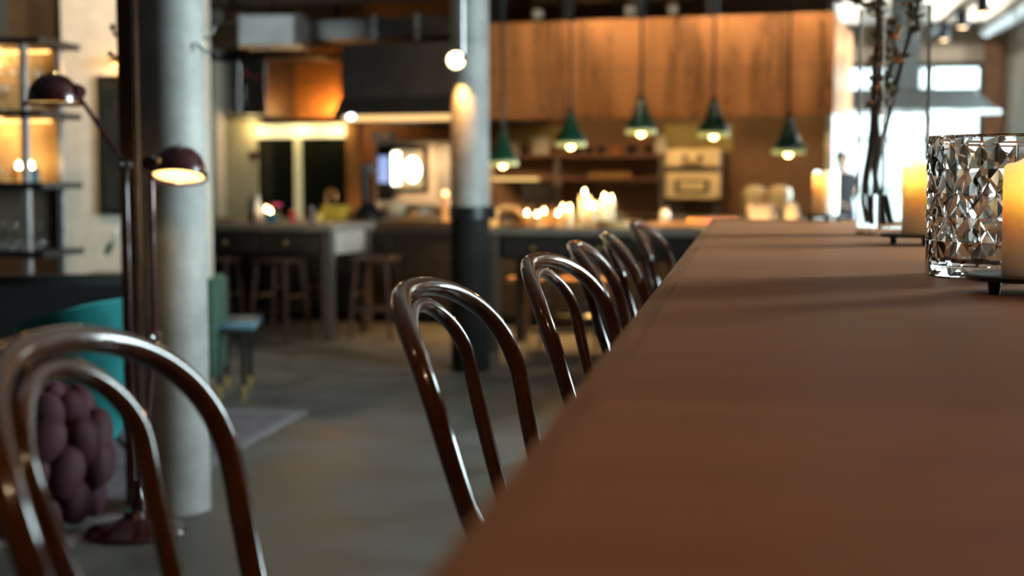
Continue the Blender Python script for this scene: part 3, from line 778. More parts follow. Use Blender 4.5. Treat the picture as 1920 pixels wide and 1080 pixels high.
u_, z_ = K(472, 292, 2.3)
tag(MB().lathe([(0, 0), (.05, .0), (.055, -.02), (.04, -.05), (0, -.055)], 14, (0, 0, 0), 'y').build('wall_bell', M('maroon_plastic', (.07, .01, .012), .4, var=.1), None, kw(u_, 2.36, z_), KROT), 'round maroon wall bell on the yellow partition', 'bell')

# combi oven
o0, oz1 = K(692, 262, 2.1); o1, _ = K(838, 272, 2.1)
ovenm = M('warm_oven_steel', (.58, .53, .5), .38, .35, var=.06, scale=5)
t = kthing('combi_oven', 'steel combi oven with a bright square door window', 'oven', 0, 0)
kpart(t, 'body', ovenm, MB().box(o0, o1, 2.25, 2.95, CT + .06, oz1, .01))
for uu in (o0 + .05, o1 - .05):
    for ww in (2.3, 2.9): kpart(t, 'foot', blackm, MB().lathe([(0, CT), (.022, CT), (.022, CT + .06), (0, CT + .06)], 8, (uu, ww, 0)))
x0, z0_ = K(742, 352, 2.24); x1, z1_ = K(795, 282, 2.24)
dr = kpart(t, 'door', ovenm, MB().box(o0 + .26, o1 - .16, 2.215, 2.25, CT + .1, oz1 - .03, .008))
MB().box(x0 - .06, x1 + .06, 2.205, 2.216, z0_ - .05, z1_ + .05, .004).build('door_gasket', blackm, dr, smooth=False)
MB().box(x0, x1, 2.20, 2.206, z0_, z1_).build('window_glass', M('oven_window', (.25, .2, .12), .15, var=.3, scale=9, emit=(1.0, .82, .5), estr=.35), dr, smooth=False)
xl, _ = K(741, 320, 2.2)
oven_lamp = glow('oven_lamp', (1.0, .93, .74), 9.0)
MB().box(xl - .03, xl + .055, 2.192, 2.2, z0_ + .03, z1_ - .02, .003).build('oven_lamp', oven_lamp, dr, smooth=False)
xr, zr_ = K(774, 318, 2.2)
MB().ball((xr, 2.198, zr_), (.085, .012, .13), 14, 8).build('oven_lamp', oven_lamp, dr)
MB().tube([(o0 + .29, 2.2, CT + .25), (o0 + .29, 2.16, CT + .27), (o0 + .29, 2.16, oz1 - .2), (o0 + .29, 2.2, oz1 - .18)], .016, 8).build('door_handle', chrome, dr)
x0, z0_ = K(682, 346, 2.24); x1, z1_ = K(704, 286, 2.24)
pn_ = kpart(t, 'control_panel', blackm, MB().box(o0 + .03, o0 + .21, 2.235, 2.25, CT + .15, oz1 - .05, .004))
MB().box(o0 + .05, o0 + .18, 2.228, 2.236, z0_ + .02, z1_ - .04).build('display', M('blue_display', (.05, .06, .09), .3, emit=(.40, .55, 1.0), estr=.9, var=.4, scale=60), pn_, smooth=False)
MB().lathe([(0, 2.21), (.03, 2.21), (.034, 2.235), (0, 2.235)], 14, (o0 + .11, 0, z0_ - .06), 'y').build('knob', chrome, pn_)
kpart(t, 'side_vent', galv, MB().box(o1 - .14, o1 - .01, 2.225, 2.25, CT + .2, oz1 - .06, .005))
for i, (px, hh) in enumerate([(707, .11), (731, .10)]):
    u_, _ = K(px, 255, 2.5)
    tag(MB().lathe([(0, 0), (.05, 0), (.055, .03), (.05, hh * .8), (.035, hh), (0, hh)], 16).build('storage_jar', white_cer, None, kw(u_, 2.5, oz1), 0), 'small white jar on top of the combi oven, %s' % ['beside the partition edge', 'over the door hinge'][i], 'jar', 'white jars on the combi oven')

# shelves in the right kitchen
s0, sz = K(918, 290, 2.6); s1, _ = K(1247, 290, 2.6)
shelfm = M('brown_shelf', (0.17, 0.085, 0.05), .5, var=.15, scale=4, stretch=(1, 8, 8))
t = kthing('kitchen_shelf_rack', 'brown two-tier kitchen shelf rack on posts', 'shelf', 0, 0)
_, sz2 = K(1000, 333, 2.6)
kpart(t, 'upper_board', shelfm, MB().box(s0, s1, 2.55, WB, sz - .035, sz, .004)); kpart(t, 'lower_board', shelfm, MB().box(s0, s1, 2.55, WB, sz2 - .03, sz2, .004))
for px in (922, 1046, 1242):
    u_, _ = K(px, 340, 2.6); kpart(t, 'post', steel_dark, MB().box(u_ - .03, u_ + .03, 2.57, 2.63, CT, sz - .035, .004))
kpart(t, 'light_strip', glow('shelf_led', (1.0, .62, .2), 1.6), MB().box(s0 + .04, s0 + .56, 2.545, 2.552, sz2 - .028, sz2 - .004))
UPZ = sz
def ksmall(name, label, cat, px, w_, z, mb, mat, group=None, rz=0):
    u_, _ = K(px, 300, w_); o = mb.build(name, mat, None, kw(u_, w_, z), KROT + rz); return tag(o, label, cat, group)
def pot(r, h, lip=.006): return MB().lathe([(0, 0), (r * .9, 0), (r, h * .12), (r, h * .93), (r + lip, h), (r - .004, h), (r - .008, h * .9), (r - .01, .012), (0, .012)], 22)
ksmall('stock_pot', 'big white enamel pot on the upper kitchen shelf', 'pot', 1013, 2.75, UPZ, pot(.115, .19), white_cer)
ksmall('storage_jar', 'tall white jar on the kitchen shelf end beside the cream oven', 'jar', 1240, 2.7, UPZ, MB().lathe([(0, 0), (.055, 0), (.065, .03), (.062, .11), (.04, .15), (.045, .18), (0, .19)], 16), white_cer)
for i, (px, r, h) in enumerate([(1082, .054, .09), (1105, .048, .07), (1128, .050, .08)]):
    ksmall('saucepan', 'small black saucepan in the row on the upper kitchen shelf', 'pan', px, 2.72, UPZ, pot(r, h), blackm, 'black saucepans on the upper kitchen shelf')
ksmall('mixing_bowl', 'copper coloured bowl between saucepans on the upper kitchen shelf', 'bowl', 1156, 2.72, UPZ, MB().lathe([(0, 0), (.035, 0), (.06, .03), (.075, .07), (.07, .07), (.05, .03), (0, .01)], 18), copper)
for i, px in enumerate((1185, 1216)):
    ksmall('casserole', 'black casserole beside the %s on the upper kitchen shelf' % ['copper bowl', 'white jar'][i], 'pot', px, 2.72, UPZ, pot(.06 - .015 * i, .085 + .01 * i), blackm)
ksmall('milk_jug', 'round white jug beside the big enamel pot', 'jug', 966, 2.72, UPZ, MB().lathe([(0, 0), (.045, 0), (.06, .04), (.05, .09), (.035, .12), (.042, .15), (0, .145)], 16), white_cer)
u_, _ = K(1142, 326, 2.7)
t = kthing('bread_tray', 'shallow amber tray of small loaves on the lower kitchen shelf', 'tray', u_, 2.76, sz2 + .0006)
kpart(t, 'tray', brass, MB().box(-.23, .23, -.1, .1, 0, .012, .003).box(-.23, .23, -.1, -.09, .012, .03).box(-.23, .23, .09, .1, .012, .03))
bread = M('bread_crust', (.52, .28, .08), .6, var=.2, scale=20)
for k in range(8): kpart(t, 'loaf', bread, MB().ball((-.2 + .057 * k, 0, .035), (.026, .07, .024), 10, 7), True)
# screen on the back counter
u_, _ = K(1008, 375, 2.5)
t = kthing('order_screen', 'black till screen on the kitchen back counter', 'screen', u_, 2.5, CT)
kpart(t, 'base', blackm, MB().box(-.09, .09, -.07, .07, 0, .02, .004)); kpart(t, 'stand', blackm, MB().box(-.02, .02, -.01, .02, .02, .12))
kpart(t, 'panel', blackm, MB().box(-.17, .17, -.03, 0, .1, .33, .008))
# cream double oven on a stand
o0, oz0 = K(1247, 373, 2.3); o1, oz1 = K(1350, 279, 2.3)
t = kthing('cream_oven', 'cream enamel double grill oven with two stacked doors', 'oven', 0, 0)
kpart(t, 'body', steel_dark, MB().box(o0 + .01, o1 - .01, 2.36, 2.9, oz0, oz1 - .01, .006))
_, m0 = K(1300, 324, 2.3); _, m1 = K(1300, 313, 2.3)
for j, (za_, zb_) in enumerate(((oz0, m0), (m1, oz1))):
    d_ = kpart(t, 'door', cream_enamel, MB().box(o0, o1, 2.3, 2.36, za_, zb_, .01))
    wz = (za_ + zb_) / 2; uu = (o0 + o1) / 2
    if j == 0:
        MB().box(uu - .17, uu + .17, 2.29, 2.302, wz - .07, wz + .06, .004).build('window_frame', blackm, d_, smooth=False)
        MB().box(uu - .13, uu + .13, 2.283, 2.292, wz - .05, wz + .04, .004).build('window_panel', cream_enamel, d_, smooth=False)
    else:
        for s in (-1, 1): MB().lathe([(0, 2.27), (.022, 2.27), (.026, 2.3), (0, 2.3)], 12, (uu + s * .075, 0, wz + .01), 'y').build('knob', blackm, d_)
        MB().tube([(uu - .1, 2.285, wz - .05), (uu + .1, 2.285, wz - .05)], .012, 8).build('handle', brass, d_)
for uu in (o0 + .06, o1 - .06):
    for ww in (2.42, 2.84): kpart(t, 'leg', steel_dark, MB().lathe([(0, CT), (.02, CT), (.02, oz0), (0, oz0)], 8, (uu, ww, 0)))
# jars and boxes at the right end of the counters
for i, px in enumerate((1414, 1462)):
    u_, z1_ = K(px, 347, 2.55); hh = z1_ - CT
    t = kthing('bread_crock', 'cream enamel bread crock with domed lid, %s' % ['beside the cream oven side', 'nearer the wall end'][i], 'crock', u_, 2.55, CT, 'cream bread crocks on the back counter')
    kpart(t, 'body', cream_enamel, MB().lathe([(0, 0), (.10, 0), (.118, .03), (.118, hh * .7), (0, hh * .7)], 22), True)
    kpart(t, 'lid', cream_enamel, MB().lathe([(.122, hh * .69), (.122, hh * .74), (.105, hh * .9), (.05, hh * .98), (0, hh)], 22, cap=False), True)
pk = M('paper_white', (.78, .72, .68), .6, var=.05)
u_, _ = K(1426, 380, .45)
t = kthing('paper_box', 'white paper takeaway box on the kitchen pass', 'box', u_, .45, CT)
kpart(t, 'tub', pk, MB().add([(-.075, -.06, 0), (.075, -.06, 0), (.075, .06, 0), (-.075, .06, 0), (-.1, -.08, .13), (.1, -.08, .13), (.1, .08, .13), (-.1, .08, .13)], [(3, 2, 1, 0), (0, 1, 5, 4), (1, 2, 6, 5), (2, 3, 7, 6), (3, 0, 4, 7)]))
kpart(t, 'lid', pk, MB().box(-.105, .105, -.085, .085, .13, .15, .006))
ksmall('storage_jar', 'white jar with round lid beside the paper box', 'jar', 1486, .4, CT, MB().lathe([(0, 0), (.06, 0), (.065, .02), (.06, .12), (.04, .17), (0, .18)], 18), white_cer)
ksmall('milk_jug', 'little grey steel jug between paper box and lidded jar', 'jug', 1459, .35, CT, MB().lathe([(0, 0), (.04, 0), (.045, .03), (.03, .09), (.035, .12), (0, .115)], 16), chrome)
pink = M('pink_board', (.80, .30, .28), .5, var=.06)
u_, _ = K(1340, 402, .3)
t = kthing('menu_board', 'flat pink and orange board lying on the kitchen pass', 'board', u_, .3, CT)
kpart(t, 'sheet', pink, MB().box(-.12, .2, -.12, .12, 0, .03, .005)); kpart(t, 'end_block', M('orange_board', (.8, .4, .14), .5, var=.05), MB().box(-.22, -.12, -.12, .12, 0, .03, .005))
t = kthing('frying_pan', 'black frying pan at the edge of the kitchen pass', 'pan', K(1205, 400, .3)[0], .3, CT)
kpart(t, 'bowl', blackm, MB().lathe([(0, 0), (.11, 0), (.15, .05), (.146, .05), (.108, .008), (0, .008)], 24), True)
kpart(t, 'handle', blackm, MB().tube([(-.14, .02, .045), (-.25, .04, .07), (-.34, .05, .075)], .011, 8), True)
ksmall('milk_jug', 'polished steel jug next to the frying pan', 'jug', 1247, .2, CT, MB().lathe([(0, 0), (.035, 0), (.045, .03), (.042, .07), (.028, .1), (.034, .12), (0, .115)], 16), M('polished_white', (.85, .87, .9), .12, .6, var=.02))
# left end of the pass: mixer silhouette, bowls, boards, bottles
u_, _ = K(690, 400, .35)
t = kthing('stand_mixer', 'black stand mixer in front of the combi oven', 'mixer', u_, .35, CT)
kpart(t, 'base', blackm, MB().lathe([(0, 0), (.15, 0), (.15, .03), (.11, .09), (.06, .15), (0, .16)], 20), True)
kpart(t, 'column', blackm, MB().tube([(-.02, 0, .12), (-.03, 0, .28), (-.03, 0, .4)], .035, 12), True)
kpart(t, 'head', M('mixer_grey', (.1, .1, .11), .4, var=.1), MB().ball((-.0, 0, .46), (.075, .06, .06), 14, 9), True)
ksmall('mixing_bowl', 'cream mixing bowl beside the black stand mixer', 'bowl', 740, .35, CT + .0, MB().lathe([(0, 0), (.05, 0), (.055, .02), (.09, .07), (.115, .15), (.108, .15), (.08, .07), (0, .03)], 22), M('cream_bowl', (.7, .58, .4), .4, var=.06))
t = kthing('chopping_board', 'orange-lit wooden chopping board with two rolls', 'board', K(798, 410, .2)[0], .2, CT)
kpart(t, 'board', M('pale_wood', (.52, .28, .11), .45, var=.15, scale=3, stretch=(1, 10, 10)), MB().box(-.22, .1, -.13, .15, 0, .03, .005))
kpart(t, 'roll', bread, MB().ball((-.1, -.04, .06), (.07, .05, .035), 12, 8), True); kpart(t, 'roll', white_cer, MB().ball((-.02, .05, .07), (.09, .05, .045), 12, 8), True)
t = kthing('tealight_tower', 'amber glass candle tower against the concrete column', 'candle', K(835, 400, .1)[0], .1, CT)
kpart(t, 'tower', M('amber_glass', (.8, .36, .12), .25, var=.1, emit=(1, .42, .1), estr=.35), MB().lathe([(0, 0), (.04, 0), (.045, .05), (.04, .17), (.038, .22), (0, .22)], 14), True)
kpart(t, 'flame', glow('tower_flame', (1, .6, .25), 5), MB().ball((0, 0, .24), (.03, .03, .03), 10, 7), True)
# tap and yellow crate
u_, _ = K(600, 400, .3)
t = kthing('copper_tap', 'tall copper swan-neck tap beside the yellow crate', 'tap', u_, .45, CT)
kpart(t, 'spout', copper, MB().tube([(0, 0, 0), (0, 0, .22)] + [(.045 - .045 * math.cos(a), 0, .22 + .05 * math.sin(a)) for a in [PI * k / 8 for k in range(1, 9)]] + [(.09, 0, .18)], .017, 10), True)
kpart(t, 'base', copper, MB().lathe([(0, 0), (.035, 0), (.03, .03), (0, .035)], 14), True); kpart(t, 'lever', copper, MB().tube([(0, -.02, .06), (0, -.09, .075)], .008, 8), True)
u_, _ = K(630, 400, .3)
yc = M('yellow_crate', (.78, .50, .06), .5, var=.08)
t = kthing('yellow_crate', 'yellow plastic crate on the counter by the partition', 'crate', u_, .3, CT)
kpart(t, 'floor_panel', yc, MB().box(-.1, .1, -.1, .1, 0, .01))
for s in (-1, 1): kpart(t, 'long_side', yc, MB().box(-.1, .1, s * .1 - .006, s * .1 + .006, .01, .13, .003)); kpart(t, 'short_side', yc, MB().box(s * .1 - .006, s * .1 + .006, -.094, .094, .01, .13, .003))

# unseen counter added in line with the high table to shade the floor
t = thing('added_shade_counter', 'dark oak counter added past the far table end to shade the floor', 'counter', (.35, TY1 + .55, 0))
MB().box(0, .62, 0, 2.7, .08, .96, .004).build('carcass', oak_dark, t, smooth=False)
MB().box(-.02, .64, -.02, 2.72, .96, 1.0, .004).build('worktop', oak_dark, t, smooth=False)
MB().box(.04, .58, .04, 2.66, 0, .08).build('plinth', blackm, t, smooth=False)
for k in range(4):
    d_ = MB().box(-.018, .0, .02 + .67 * k, .66 + .67 * k, .11, .93, .004).build('door', oak_dark, t, smooth=False)
    MB().box(-.04, -.018, .55 + .67 * k, .57 + .67 * k, .6, .78).build('handle', brass, d_, smooth=False)
# ------------------------------------------------------------------ high work tables with stools
tablewood = M('painted_table_wood', (.06, .046, .036), .45, var=.12, scale=4, stretch=(1, 6, 6), bump=.05)
tabletop = M('lit_table_top', (.17, .14, .115), .45, var=.15, scale=4, stretch=(1, 8, 8))  # daylight on the top boards put into the paler tone
tableend = M('lit_table_end', (.42, .38, .33), .5, var=.08, scale=4)  # light falling on the table ends put into this pale colour
tableshade = M('shaded_drawer_wood', (.018, .013, .01), .6, var=.2, scale=4, stretch=(1, 8, 8))  # shade of the long sides put into the near-black colour
def high_table(label, u0, u1, w0, w1, H):
    t = kthing('work_table', label, 'table', u0, w0); L_ = u1 - u0; W_ = w1 - w0
    nb = 4
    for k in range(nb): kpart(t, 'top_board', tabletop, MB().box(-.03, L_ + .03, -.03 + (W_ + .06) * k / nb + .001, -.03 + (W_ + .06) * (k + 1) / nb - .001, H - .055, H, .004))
    for x in (.0, L_ - .085):
        for y in (.0, W_ - .085): kpart(t, 'leg', tablewood, MB().box(x, x + .085, y, y + .085, 0, H - .055, .005))
    for y in (.02, W_ - .045): kpart(t, 'long_apron', tableshade, MB().box(.085, L_ - .085, y, y + .025, H - .24, H - .055))
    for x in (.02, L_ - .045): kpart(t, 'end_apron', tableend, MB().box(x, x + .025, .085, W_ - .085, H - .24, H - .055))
    nd = 4
    for k in range(nd):
        d_ = kpart(t, 'drawer', tableshade, MB().box(.12 + (L_ - .24) * k / nd + .01, .12 + (L_ - .24) * (k + 1) / nd - .01, .0, .02, H - .22, H - .075, .004))
        MB().ball((.12 + (L_ - .24) * (k + .5) / nd, -.012, H - .15), .016, 10, 7).build('knob', brass, d_)
    return t
T2 = 0.93
pcorner = G(612, 641, 0)   # near right leg foot
tu1 = (pcorner - K0).dot(KU) + .05; tw0 = (pcorner - K0).dot(KW)
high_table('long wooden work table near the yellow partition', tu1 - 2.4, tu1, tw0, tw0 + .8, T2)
pc3 = G(912, 660, 0)
t3u0 = (pc3 - K0).dot(KU); t3w0 = (pc3 - K0).dot(KW)
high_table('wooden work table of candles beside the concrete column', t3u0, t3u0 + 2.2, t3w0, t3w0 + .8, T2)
stoolwood = M('stool_wood', (.06, .032, .02), .38, var=.2, scale=5, coat=.3)
def stool():
    t = thing('bar_stool', 'x', 'stool', (0, 0, 0), 0, 'dark wooden bar stools'); h = .665
    MB().box(-.165, .165, -.165, .165, h - .04, h, .012).build('seat', stoolwood, t)
    for sx in (-1, 1):
        for sy in (-1, 1): MB().tube([(sx * .125, sy * .125, h - .04), (sx * .175, sy * .175, 0)], [.019, .015], 8).build('leg', stoolwood, t)
    for s in (-1, 1):
        MB().tube([(-.157, s * .157, .24), (.157, s * .157, .24)], .011, 8).build('rung', stoolwood, t); MB().tube([(s * .148, -.148, .36), (s * .148, .148, .36)], .011, 8).build('rung', stoolwood, t)
    return t
st0 = stool()
spots = [(tu1 + .22, tw0 + .38, R(4), 'dark bar stool at the end of the long work table'), (tu1 - .45, tw0 - .02, R(-5), 'dark bar stool at the long work table, nearest its end leg'),
         (tu1 - 1.02, tw0 + .0, R(8), 'dark bar stool second along the long work table'), (tu1 - 1.6, tw0 + .03, R(-4), 'dark bar stool third along the long work table'),
         (tu1 - .75, tw0 + .92, R(3), 'dark bar stool on the kitchen side of the long work table'), (t3u0 + .55, t3w0 + .3, R(0), 'dark bar stool under the candle covered work table')]
for i, (u_, w_, a, lb) in enumerate(spots):
    if i == 0: st0.location = kw(u_, w_); st0.rotation_euler = (0, 0, KROT + a); st0['label'] = lb
    else: dup(st0, kw(u_, w_), KROT + a, lb)
# bench behind the candle table
bp = G(1045, 640, 0); bu = (bp - K0).dot(KU); bw = (bp - K0).dot(KW)
t = kthing('bench', 'low wooden bench behind the candle covered work table', 'bench', bu - .25, bw + .55)
benchw = M('bench_wood', (.40, .22, .10), .45, var=.15, scale=3, stretch=(1, 10, 10))
for k in range(2): kpart(t, 'seat_board', benchw, MB().box(-.35, .55, .14 * k, .14 * k + .135, .42, .46, .004))
for x in (-.28, .42): kpart(t, 'leg', benchw, MB().box(x, x + .06, .03, .24, 0, .42, .004))

# things on the left work table
def wsmall(name, label, cat, px, wrel, z, mb, mat, tw=None, group=None):
    w_ = (tw0 if tw is None else tw) + wrel
    return ksmall(name, label, cat, px, w_, z, mb, mat, group)
wsmall('bottle', 'slim white bottle on the long work table', 'bottle', 482, .4, T2, MB().lathe([(0, 0), (.032, 0), (.035, .02), (.034, .14), (.014, .18), (.013, .22), (0, .222)], 16), white_cer)
wsmall('bottle', 'dark slender bottle behind the white one', 'bottle', 470, .6, T2, MB().lathe([(0, 0), (.025, 0), (.026, .16), (.01, .2), (.01, .24), (0, .242)], 14), blackm)
def votive(px, w_, z, label, glassmat, s=1.0, fl=None, estr=60):
    u_, _ = K(px, 400, w_)
    t = kthing('votive_candle', label, 'candle', u_, w_, z, 'votive candles on the work tables')
    kpart(t, 'cup', glassmat, MB().lathe([(0, 0), (.034 * s, 0), (.04 * s, .02), (.042 * s, .075 * s), (.039 * s, .075 * s), (.036 * s, .02), (0, .012)], 18), True)
    kpart(t, 'wax_fill', white_cer, MB().lathe([(0, .013), (.034 * s, .021), (.034 * s, .04 * s), (0, .04 * s)], 16), True)
    kpart(t, 'flame', flame_m, MB().lathe([(0, .045 * s), (.009, .06 * s), (.011, .07 * s), (.007, .09 * s), (0, .105 * s)], 10), True)
    lamp('votive_light', (0, 0, .1), (1, .58, .2), 1.2, .02, t)
    return t
blueg = M('blue_glass', (.02, .10, .14), .1, var=.05, coat=.5)
votive(507, tw0 + .3, T2, 'lit votive candle in blue glass on the long work table', blueg, 1.15)
votive(500, tw0 + .5, T2 + 0, 'lit votive candle behind the blue glass one', M('clear_cup', (.6, .6, .58), .15, var=.05, trans=.6), 1.3)
u_, _ = K(520, 400, tw0 + .45)
t = kthing('flower_vase', 'little glass with one pink flower', 'flower', u_, tw0 + .45, T2)
kpart(t, 'glass', thin_glass, MB().lathe([(0, 0), (.028, 0), (.03, .09), (.027, .09), (.025, .01), (0, .01)], 14), True)
kpart(t, 'stem', M('stem_green', (.05, .12, .03), .6), MB().tube([(0, 0, .012), (.005, 0, .08), (0, 0, .135)], .003, 6), True)
pk2 = M('pink_petal', (.55, .06, .22), .6, var=.1)
for k in range(8): kpart(t, 'petal', pk2, MB().ball((.025 * math.cos(k * PI / 4), .025 * math.sin(k * PI / 4), .145), (.02, .02, .012), 8, 6), True)
wsmall('pepper_mill', 'small red pepper mill on the long work table', 'mill', 549, .4, T2, MB().lathe([(0, 0), (.03, 0), (.032, .02), (.02, .05), (.03, .08), (.028, .1), (0, .105)], 16), M('red_lacquer', (.45, .02, .02), .35, var=.08))
wsmall('pepper_mill', 'dark wooden pepper mill beside the red one', 'mill', 583, .45, T2, MB().lathe([(0, 0), (.03, 0), (.032, .02), (.018, .06), (.026, .1), (.022, .13), (0, .14)], 16), stoolwood)
wsmall('tumbler', 'short amber tumbler on the long work table', 'glass', 596, .5, T2, MB().lathe([(0, 0), (.03, 0), (.036, .08), (.033, .08), (.028, .008), (0, .008)], 16), M('amber_tumbler', (.7, .42, .1), .2, var=.05))

# things on the candle table
tw3 = t3w0
amberg = M('amber_cup', (.75, .38, .12), .2, var=.08, emit=(1, .4, .1), estr=.12)
for (px, wr, s, lb) in [(919, .02, 1.5, 'beside the bread basket'), (988, .25, 1.2, 'next after the bread basket'), (1007, .1, 1.15, 'at the front edge of the candle table'), (1020, .6, 1.3, 'behind the front tealights'),
                        (1046, .3, 1.2, 'beside the slim white candle'), (1055, .65, 1.6, 'tallest, behind the slim white candle')]:
    votive(px, tw3 + wr, T2, 'amber votive candle ' + lb, amberg, s)
u_, _ = K(950, 400, tw3 + .35)
wick = M('wicker', (.62, .38, .16), .6, var=.25, scale=40, bump=.4)
t = kthing('bread_basket', 'wicker basket with an arched handle and dark cloth', 'basket', u_, tw3 + .35, T2)
kpart(t, 'bowl', wick, MB().lathe([(0, 0), (.11, 0), (.14, .05), (.132, .05), (.105, .01), (0, .01)], 24), True)
kpart(t, 'handle', wick, MB().tube([(.13 * math.cos(a), 0, .04 + .105 * math.sin(a)) for a in [PI * k / 14 for k in range(15)]], .017, 8, flat=1.3), True)
kpart(t, 'cloth', M('black_cloth', (.01, .01, .012), .9, var=.1), MB().ball((.02, 0, .05), (.11, .1, .04), 16, 8), True)
for i, (px, wr, h, r) in enumerate([(1068, .3, .12, .03), (1096, .35, .235, .038), (1113, .31, .14, .03), (1133, .4, .20, .036), (1146, .52, .19, .03)]):
    lbs = ['slim short white candle beside the amber votives', 'tallest white candle on the candle table', 'stubby white candle in front of the tallest', 'middle tall white candle by the wooden tray', 'thin white candle at the wooden tray rim'][i]
    u_, _ = K(px, 400, tw3 + wr)
    t = kthing('table_candle', lbs, 'candle', u_, tw3 + wr, T2, 'white candles clustered on the candle table')
    kpart(t, 'wax_body', M('lit_wax', (.95, .80, .58), .5, sss=.6, sssr=(.05, .03, .015), var=.03), MB().lathe([(0, 0), (r, 0), (r, h - .01), (r * .9, h), (r * .75, h - .004), (0, h - .012)], 20), True)
    kpart(t, 'flame', flame_m, MB().lathe([(0, h - .006), (.008, h + .008), (.010, h + .02), (.005, h + .04), (0, h + .05)], 10), True)
    lamp('table_candle_light', (0, 0, h + .06), (1, .6, .22), 1.8, .02, t)
u_, _ = K(1160, 410, tw3 + .14)
t = kthing('wooden_tray', 'round pale wooden tray on the candle table', 'tray', u_, tw3 + .145, T2)
pale = M('honey_wood', (.70, .42, .16), .4, var=.12, scale=4, stretch=(1, 9, 9))
kpart(t, 'base', pale, MB().lathe([(0, 0), (.15, 0), (.15, .012), (0, .012)], 28), True); kpart(t, 'rim', pale, MB().lathe([(.15, 0), (.165, 0), (.168, .055), (.158, .055), (.15, .012), (.15, 0)], 28), True)

for i, px in enumerate((1000, 1240, 1470)):  # unseen spots added to brighten the hood panels
    u_, _ = K(px, 120, HW)
    p_ = kw(u_, -1.7, CEIL); q_ = kw(u_, HW, (zb_hood + zt_hood) / 2)
    added_ceiling_spot(p_, 'small black ceiling spot added to brighten the copper hood, %s' % ['nearest the concrete column', 'at its middle', 'nearest the shop window'][i], q_, 62, 62, (1.0, .78, .52))
# ================================================================== COLUMNS
def column(px0, px1, pyb, label, name='concrete_column', cat='column'):
    f = G((px0 + px1) / 2, pyb, 0); d = (f - CAM).dot(FW)
    r = (px1 - px0) / 2 * d / FPX
    c = f + Vector((f.x, f.y, 0)).normalized() * r
    c.z = 0
    t = tag(MB().lathe([(0, 0), (r, 0)] + [(r * (1 + .004 * math.sin(k * 1.7)), CEIL * k / 24) for k in range(1, 24)] + [(r, CEIL), (0, CEIL)], 40).build(name, concrete, None, c), label, cat, 'round concrete columns')
    t['kind'] = 'structure'
    return c, r
c1, r1 = column(276, 396, 968, 'round raw concrete column beside the red floor lamp')
c2, r2 = column(846, 918, 700, 'round raw concrete column carrying a small spotlight')
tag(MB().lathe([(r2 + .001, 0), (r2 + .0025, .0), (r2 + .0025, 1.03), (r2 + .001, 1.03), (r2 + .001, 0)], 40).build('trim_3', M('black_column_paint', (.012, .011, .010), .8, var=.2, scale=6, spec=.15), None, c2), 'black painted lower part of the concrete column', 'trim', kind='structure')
# strap and spotlight on the second column
t = thing('column_strap', 'black steel strap around the concrete column', 'strap', (c2.x, c2.y, 1.02))
MB().lathe([(r2 + .003, 0), (r2 + .014, 0), (r2 + .014, .085), (r2 + .003, .085), (r2 + .003, 0)], 32).build('band', blackm, t)
vdir = (CAM - c2); vdir.z = 0; vdir.normalize(); sidev = Vector((vdir.y, -vdir.x, 0))
MB().box(-.03, .03, -.03, .03, 0, .085, .006).build('buckle', blackm, t, loc=-sidev * (r2 + .03) * -1 if False else (RT * (r2 + .02)))
sp = D(855, 112, (c2 - CAM).dot(FW) - r2 - .22)
t = thing('hanging_spotlight', 'small hanging spotlight shining beside the concrete column', 'lamp', (sp.x, sp.y, 0))
MB().tube([(.045, 0, sp.z + .02), (.045, 0, CEIL)], .013, 10).build('tube_stem', galv, t)
MB().box(.02, .06, -.02, .02, sp.z - .01, sp.z + .03, .004).build('joint', blackm, t)
q = (-FW + Vector((0, 0, -.35))).normalized().to_track_quat('Z', 'Y').to_matrix()
hm = MB().lathe([(0, -.09), (.04, -.085), (.06, -.02), (.064, .03), (.058, .03), (.05, -.01), (0, -.03)], 20)
hm.v = [tuple(q @ Vector(v) + Vector((0, 0, sp.z))) for v in hm.v]
hm.build('head', blackm, t)
lm = MB().ball((0, 0, 0), (.052, .052, .014), 16, 8); lm.v = [tuple(q @ (Vector(v) + Vector((0, 0, .012))) + Vector((0, 0, sp.z))) for v in lm.v]
lm.build('lens', glow('spot_lens', (1.0, .78, .42), 14), t)
L_ = lamp('spot_light', (0, 0, sp.z - .10), AMBER, 45, .03, t, 'SPOT', None, R(52))
L_.rotation_euler = (Vector((c2.x, c2.y, sp.z - .55)) - Vector((sp.x, sp.y, sp.z - .1))).to_track_quat('-Z', 'Y').to_euler()

# steel post with light edge, next to the first column
pp = D(255, 600, (c1 - CAM).dot(FW) + .05); pp.z = 0
postm = M('rust_brown_steel', (.10, .048, .026), .45, .2, var=.2, scale=6, stretch=(1, 1, .3))
t = thing('steel_post', 'brown steel channel post beside the concrete column', 'post', (pp.x, pp.y, 0), YAW)
w2 = 17 * (pp - CAM).dot(FW) / FPX
MB().box(-w2 - .005, w2 - .012, -.05, .05, 0, CEIL, .004).build('web', postm, t, smooth=False)
MB().box(w2 - .012, w2 + .004, -.075, .05, 0, CEIL, .002).build('flange', M('worn_steel_edge', (.5, .45, .42), .4, .6, var=.15), t, smooth=False)
